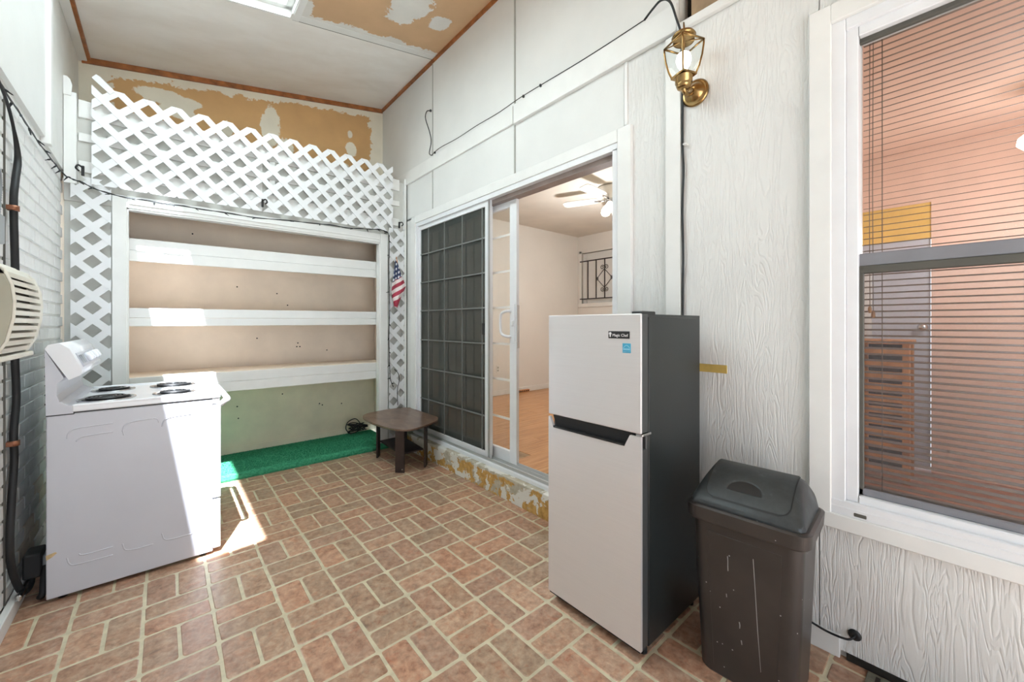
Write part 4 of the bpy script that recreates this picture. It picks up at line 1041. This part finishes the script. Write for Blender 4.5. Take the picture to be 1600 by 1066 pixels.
for i in range(NU):
    for j in range(NV):
        q = [grid[i][j], grid[i][j+1], grid[i+1][j+1], grid[i+1][j]]
        f = b.bm.faces.new([k[0] for k in q]); f.smooth = True
        for lp, k in zip(f.loops, q):
            dx, dz = k[1]-1.893, 2.065-k[2]
            along = dz+dx*.62            # distance down, following the rising stripes
            if along < .245-.0: uu = .05+dx*2.2+.10; vv = .99-along*2.1
            else: uu = .7; vv = .4615-(along-.245)*1.75
            lp[uvl].uv = (max(0, min(.39, uu)) if along < .245 else uu, max(.47, vv) if along < .245 else max(0, vv))
fo = part('cloth', b, 'flag_cloth', fg)

# ------------------------------------------------------------------ side table
TZ = .425
tb = thing('side_table', 'low brown side table with a rounded top and shelf by the door step', 'table', (1.76, 3.67, .003))
cor = [(1.515, 4.03), (2.015, 4.085), (2.010, 3.42), (1.575, 3.25)]
mids = [((cor[i][0]+cor[(i+1) % 4][0])/2, (cor[i][1]+cor[(i+1) % 4][1])/2) for i in range(4)]
cx_, cy_ = sum(c[0] for c in cor)/4, sum(c[1] for c in cor)/4
poly = []
for i in range(4):
    poly.append(cor[i]); m = mids[i]; d = Vector((m[0]-cx_, m[1]-cy_)).normalized(); poly.append((m[0]+d.x*(.055 if i % 2 else .03), m[1]+d.y*(.055 if i % 2 else .03)))
for _ in range(3):
    q = []
    for i in range(len(poly)):
        p0, p1 = poly[i], poly[(i+1) % len(poly)]
        q += [(p0[0]*.75+p1[0]*.25, p0[1]*.75+p1[1]*.25), (p0[0]*.25+p1[0]*.75, p0[1]*.25+p1[1]*.75)]
    poly = q
poly = [(min(cx_+(p[0]-cx_)*1.13, 2.045), min(cy_+(p[1]-cy_)*1.13, 4.13)) for p in poly]
part('table_top', B().prism(poly, 2, TZ-.014, TZ), 'table_top', tb)
part('top_edge', B().prism([(cx_+(p[0]-cx_)*.992, cy_+(p[1]-cy_)*.992) for p in poly], 2, TZ-.020, TZ-.0135), 'table_dark', tb)
LEG = [(1.605, 3.385), (1.632, 3.935), (1.865, 3.385), (1.905, 3.94)]
for i, (x, y) in enumerate(LEG):
    a = math.atan2(y-cy_, x-cx_)
    a = R((222, 140, -42, 42)[i])
    rot = Matrix.Rotation(a+math.pi/2, 4, 'Z')
    lg = part('leg', B().box(x-.043, x+.043, y-.008, y+.008, .003, TZ-.019, .002, 1, rot, (x, y, 0)), 'table_dark', tb)
    if i == 0:
        n_ = Vector((math.cos(a), math.sin(a), 0)); p_ = Vector((x, y, .035))+n_*.008+Vector((-n_.y, n_.x, 0))*.025
        part('stud', B().tube([p_, p_+n_*.003], .0045, 8), 'chrome', lg)
part('shelf', B().prism([(1.62, 3.40), (1.85, 3.40), (1.89, 3.93), (1.645, 3.92)], 2, .155, .169), 'table_dark', tb)

# coil of cable on the carpet
kc = thing('cable_coil', 'tangled coil of black cable lying in the closet corner', 'cable', (1.70, 4.70, .06))
random.seed(4)
pts = []
for i in range(150):
    a = i*.32; rr = .085+.03*math.sin(i*.7)+random.uniform(-.008, .008)
    pts.append((1.70+rr*math.cos(a)*1.0, 4.70+rr*.55*math.sin(a)+.02*math.sin(i*.21), .085+.0004*i+.055*(.5+.5*math.sin(a*1.1+i*.05))))
part('coil', B().tube(pts, .0055, 6), 'black_rubber', kc)
part('loop', B().tube(cat_rom([(1.62, 4.68, .08), (1.57, 4.70, .14), (1.60, 4.73, .21), (1.69, 4.74, .235), (1.74, 4.72, .17), (1.72, 4.70, .10)], 6), .0055, 6), 'black_rubber', kc)

# ------------------------------------------------------------------ refrigerator
FX0, FX1, FY0, FY1, FH = 1.42, 1.955, .855, 1.358, 1.388
fr = thing('refrigerator', 'stainless top freezer refrigerator with black sides', 'refrigerator', ((FX0+FX1)/2, (FY0+FY1)/2, .003))
part('cabinet', B().box(FX0+.066, FX1, FY0+.004, FY1-.004, .03, FH-.012, .005, 2), 'fridge_black', fr)
part('gasket', B().box(FX0+.056, FX0+.068, FY0+.012, FY1-.012, .05, FH-.02), 'black_rubber', fr)
GAPZ = .902
def fdoor(name, z0, z1):
    d_ = part(name, B().box(FX0, FX0+.012, FY0, FY1, z0, z1, .004, 2), 'stainless', fr)
    part('door_liner', B().box(FX0+.011, FX0+.057, FY0+.001, FY1-.001, z0+.001, z1-.001, .003), 'grey_dark_metal', d_)
    return d_
simple('grey_dark_metal', (84, 86, 86), .38, .4, var=.05)
fz = fdoor('freezer_door', GAPZ+.006, FH)
# lower door with a slanted notch for the handle
hy0, hy1 = FY0+.075, FY1-.035
z1 = GAPZ-.006
pl = [(FY0, .045), (FY1, .045), (FY1, z1), (hy1+.025, z1), (hy1, z1-.048), (hy0+.0, z1-.048), (hy0-.025, z1), (FY0, z1)]
ld_ = part('refrigerator_door', B().prism(pl, 0, FX0, FX0+.012), 'stainless', fr)
part('door_liner', B().box(FX0+.011, FX0+.057, FY0+.001, FY1-.001, .046, z1-.052, .003).box(FX0+.040, FX0+.057, FY0+.001, FY1-.001, z1-.055, z1, .002), 'grey_dark_metal', ld_)
hn = part('handle_recess', B().prism([(hy1+.024, z1+.004), (hy1, z1-.049), (hy0, z1-.049), (hy0-.024, z1+.004)], 0, FX0+.022, FX0+.042), 'black_rubber', ld_)
part('handle_lip', B().prism([(hy1, z1-.049), (hy0, z1-.049), (hy0-.003, z1-.041), (hy1+.003, z1-.041)], 0, FX0-.003, FX0+.024), 'black_metal', ld_)
part('door_bottom_strip', B().box(FX0+.004, FX0+.05, FY0+.006, FY1-.006, .036, .047), 'black_metal', ld_)
part('middle_hinge', B().box(FX0+.010, FX0+.075, FY0-.003, FY0+.03, GAPZ-.006, GAPZ+.004, .002), 'chrome', fr)
part('hinge_cover', B().box(FX0+.02, FX0+.12, FY0+.004, FY0+.055, FH-.012, FH+.010, .004, 2), 'black_metal', fr)
part('top_plate', B().box(FX0+.06, FX1, FY0+.006, FY1-.006, FH-.014, FH-.002), 'fridge_black', fr)
for (x, y) in ((FX0+.06, FY0+.025), (FX0+.06, FY1-.025), (FX1-.05, FY0+.03), (FX1-.05, FY1-.03)): part('foot', B().lathe([(.016, .003), (.016, .022), (.010, .035)], (x, y, 0), 'z', 12), 'black_rubber', fr)
# badge with lettering; faces -x
bg_ = part('badge', B().box(FX0-.0022, FX0+.001, FY0+.050, FY0+.152, 1.286, 1.316, .001), 'badge_black', fz)
def facing_text(name, s, size, mat, y, z, parent, x):
    me = text_mesh(name, s, size, mat)
    me.transform(Matrix.Translation((x, y, z)) @ Matrix(((0, 0, -1, 0), (-1, 0, 0, 0), (0, 1, 0, 0), (0, 0, 0, 1))))
    me.transform(Matrix.Translation(-rootloc(parent)))
    o = bpy.data.objects.new(name, me); COL.objects.link(o); o.parent = parent; return o
facing_text('lettering', 'Magic Chef', .0165, 'letter_white', FY0+.094, 1.299, bg_, FX0-.0026)
part('emblem', B().lathe([(.0062, 0), (.0062, -.0008)], (FX0-.0022, FY0+.142, 1.306), 'x', 14).box(FX0-.003, FX0-.0022, FY0+.139, FY0+.145, 1.292, 1.303), 'letter_white', bg_)
el = part('energy_label', B().box(FX0-.0012, FX0+.001, FY0+.045, FY0+.083, 1.228, 1.267), 'blue_label', fz)
part('label_band', B().box(FX0-.0016, FX0-.001, FY0+.048, FY0+.080, 1.240, 1.246), 'label_light', el)
b = B()
for i in range(13):
    t_ = i/12; y = FY0+.078-.028*t_; z = 1.249+.010*math.sin(t_*math.pi)
    b.box(FX0-.0016, FX0-.001, y-.0016, y+.0016, z-.0014, z+.0014)
part('label_star', b, 'label_light', el)
facing_text('label_lettering', 'ENERGY STAR', .0052, 'label_light', FY0+.064, 1.2335, el, FX0-.0016)

# ------------------------------------------------------------------ swing top bin
bn = thing('trash_bin', 'dark brown plastic swing top trash bin beside the refrigerator', 'trash can', (1.735, .555, .003), rz=R(3.5))
def rrect(hx, hy, r, n=5):
    out = []
    for (sx, sy, a0) in ((1, 1, 0), (-1, 1, 90), (-1, -1, 180), (1, -1, 270)):
        for k in range(n+1):
            a = R(a0+90*k/n); out.append((sx*(hx-r)+r*math.cos(a), sy*(hy-r)+r*math.sin(a)))
    return out
def loft(b, rings, caps=(True, True), smooth=True):
    vr = [[b.bm.verts.new(p) for p in ring] for ring in rings]
    n = len(vr[0])
    for i in range(len(vr)-1):
        for k in range(n):
            f = b.bm.faces.new((vr[i][k], vr[i][(k+1) % n], vr[i+1][(k+1) % n], vr[i+1][k])); f.smooth = smooth
    if caps[0]: b.bm.faces.new(vr[0][::-1])
    if caps[1]: b.bm.faces.new(vr[-1])
    bmesh.ops.recalc_face_normals(b.bm, faces=b.bm.faces); return b
HW, HD = .198, .160    # half sizes at the rim: y and x
body = []
for z, k in ((0, .79), (.006, .81), (.30, .87), (.598, .925)):
    body.append([(x, y, z) for x, y in rrect(HD*k, HW*k, .045, 14)])
part('body', loft(B(), body, smooth=False), 'bin_body', bn, True)
# raised side panels of the tub
for sx in (-1, 1):
    b = B(); pts = []
    def px(z): return sx*(HD*(.81+.115*z/.598)+.0022)
    for (y, z) in ((-.105, .03), (.105, .03), (.125, .55), (-.125, .55)): pts.append((y, z))
    b.hexa([(px(z)-sx*.006, y, z) for y, z in pts], [(px(z)-sx*.0008, y*.975, z*.985+.004) for y, z in pts]); part('tub_panel', b, 'bin_body', bn, True)
rim = [[(x, y, z) for x, y in rrect(HD*k, HW*k, .05, 14)] for z, k in ((.588, .92), (.584, 1.0), (.590, 1.02), (.636, 1.035), (.642, .985))]
part('rim', loft(B(), rim, smooth=False), 'bin_body', bn, True)
# lid: hood with side wings; cross-section along depth (x), wings lean in along y
LD, LW, LT, LZ = HD*.93, HW*.95, .68, .634
def lid_z(x):   # profile across the depth, front = -x
    t_ = max(0, min(1, (x+LD)/(2*LD)))
    return LZ+.014+.118*(math.sin(t_/LT*math.pi/2)**.92 if t_ < LT else math.cos((t_-LT)/(1-LT)*math.pi/2)**.7)
b = B(); NX = 26; rows = []
for i in range(NX+1):
    x = -LD+2*LD*i/NX; z = lid_z(x)
    h = (z-LZ)/.132
    yw = LW-.036*h; row = []
    ey = LW if 1 < i < NX-1 else LW-.012
    row += [(x, -ey, LZ), (x, -min(yw+.004, ey), z-.022*h), (x, -yw+.004, z-.008*h), (x, -yw+.018, z), (x, yw-.018, z), (x, yw-.004, z-.008*h), (x, min(yw+.004, ey), z-.022*h), (x, ey, LZ)]
    rows.append([b.bm.verts.new(p) for p in row])
for i in range(NX):
    for k in range(7):
        f = b.bm.faces.new((rows[i][k], rows[i+1][k], rows[i+1][k+1], rows[i][k+1])); f.smooth = True
b.bm.faces.new(rows[0]); b.bm.faces.new(rows[-1][::-1])
bmesh.ops.recalc_face_normals(b.bm, faces=b.bm.faces)
lidp = part('lid', b, 'bin_lid', bn, True)
def flap(x0, x1, hw, off, grip=0, nx=18, ny=14, rc=.03):
    b = B(); g_ = []
    for i in range(nx+1):
        x = x0+(x1-x0)*i/nx; row = []
        w2 = hw
        if x-x0 < rc: w2 = hw-rc+math.sqrt(max(0, rc*rc-(rc-(x-x0))**2))
        for j in range(ny+1):
            y = -w2+2*w2*j/ny
            z = lid_z(x)+off
            if grip:      # half-moon finger recess, deepest at its straight lower edge
                ex, ey = (x+.088)/.040, (y-.012)/.058
                q_ = ex*ex+ey*ey
                if ex > 0 and q_ < 1: z -= .020*(1-q_)**.5*(1-.55*ex)
            row.append(b.bm.verts.new((x, y, z)))
        g_.append(row)
    for i in range(nx):
        for j in range(ny):
            f = b.bm.faces.new((g_[i][j], g_[i+1][j], g_[i+1][j+1], g_[i][j+1])); f.smooth = True
    bmesh.ops.recalc_face_normals(b.bm, faces=b.bm.faces); return b
part('flap_gap', flap(-LD+.020, LD*.42, LW-.050+.0035, .0016, 0, rc=.034), 'black_metal', lidp, True)
part('flap', flap(-LD+.0235, LD*.42, LW-.050, .0042, 1, 70, 70), 'bin_lid', lidp, True)
simple('scuff', (150, 148, 145), .6, var=.1)
def front_x(z): return -(HD*(.81+.115*z/.598))-.0016
for pts_ in ([(.050, .475), (.049, .46), (.049, .435), (.0485, .42)], [(-.035, .50), (-.040, .40), (-.047, .25), (-.056, .10)], [(.012, .245), (.010, .235), (.011, .222)], [(.055, .33), (.054, .318)], [(.006, .18), (.004, .165)]):
    part('paint_scuff', B().tube([(front_x(z), y, z) for y, z in pts_], .0016 if len(pts_) != 4 or pts_[0][0] > 0 else .0011, 5), 'scuff', bn, True)
# small wall screws
random.seed(2)
print('objects', len(bpy.data.objects))
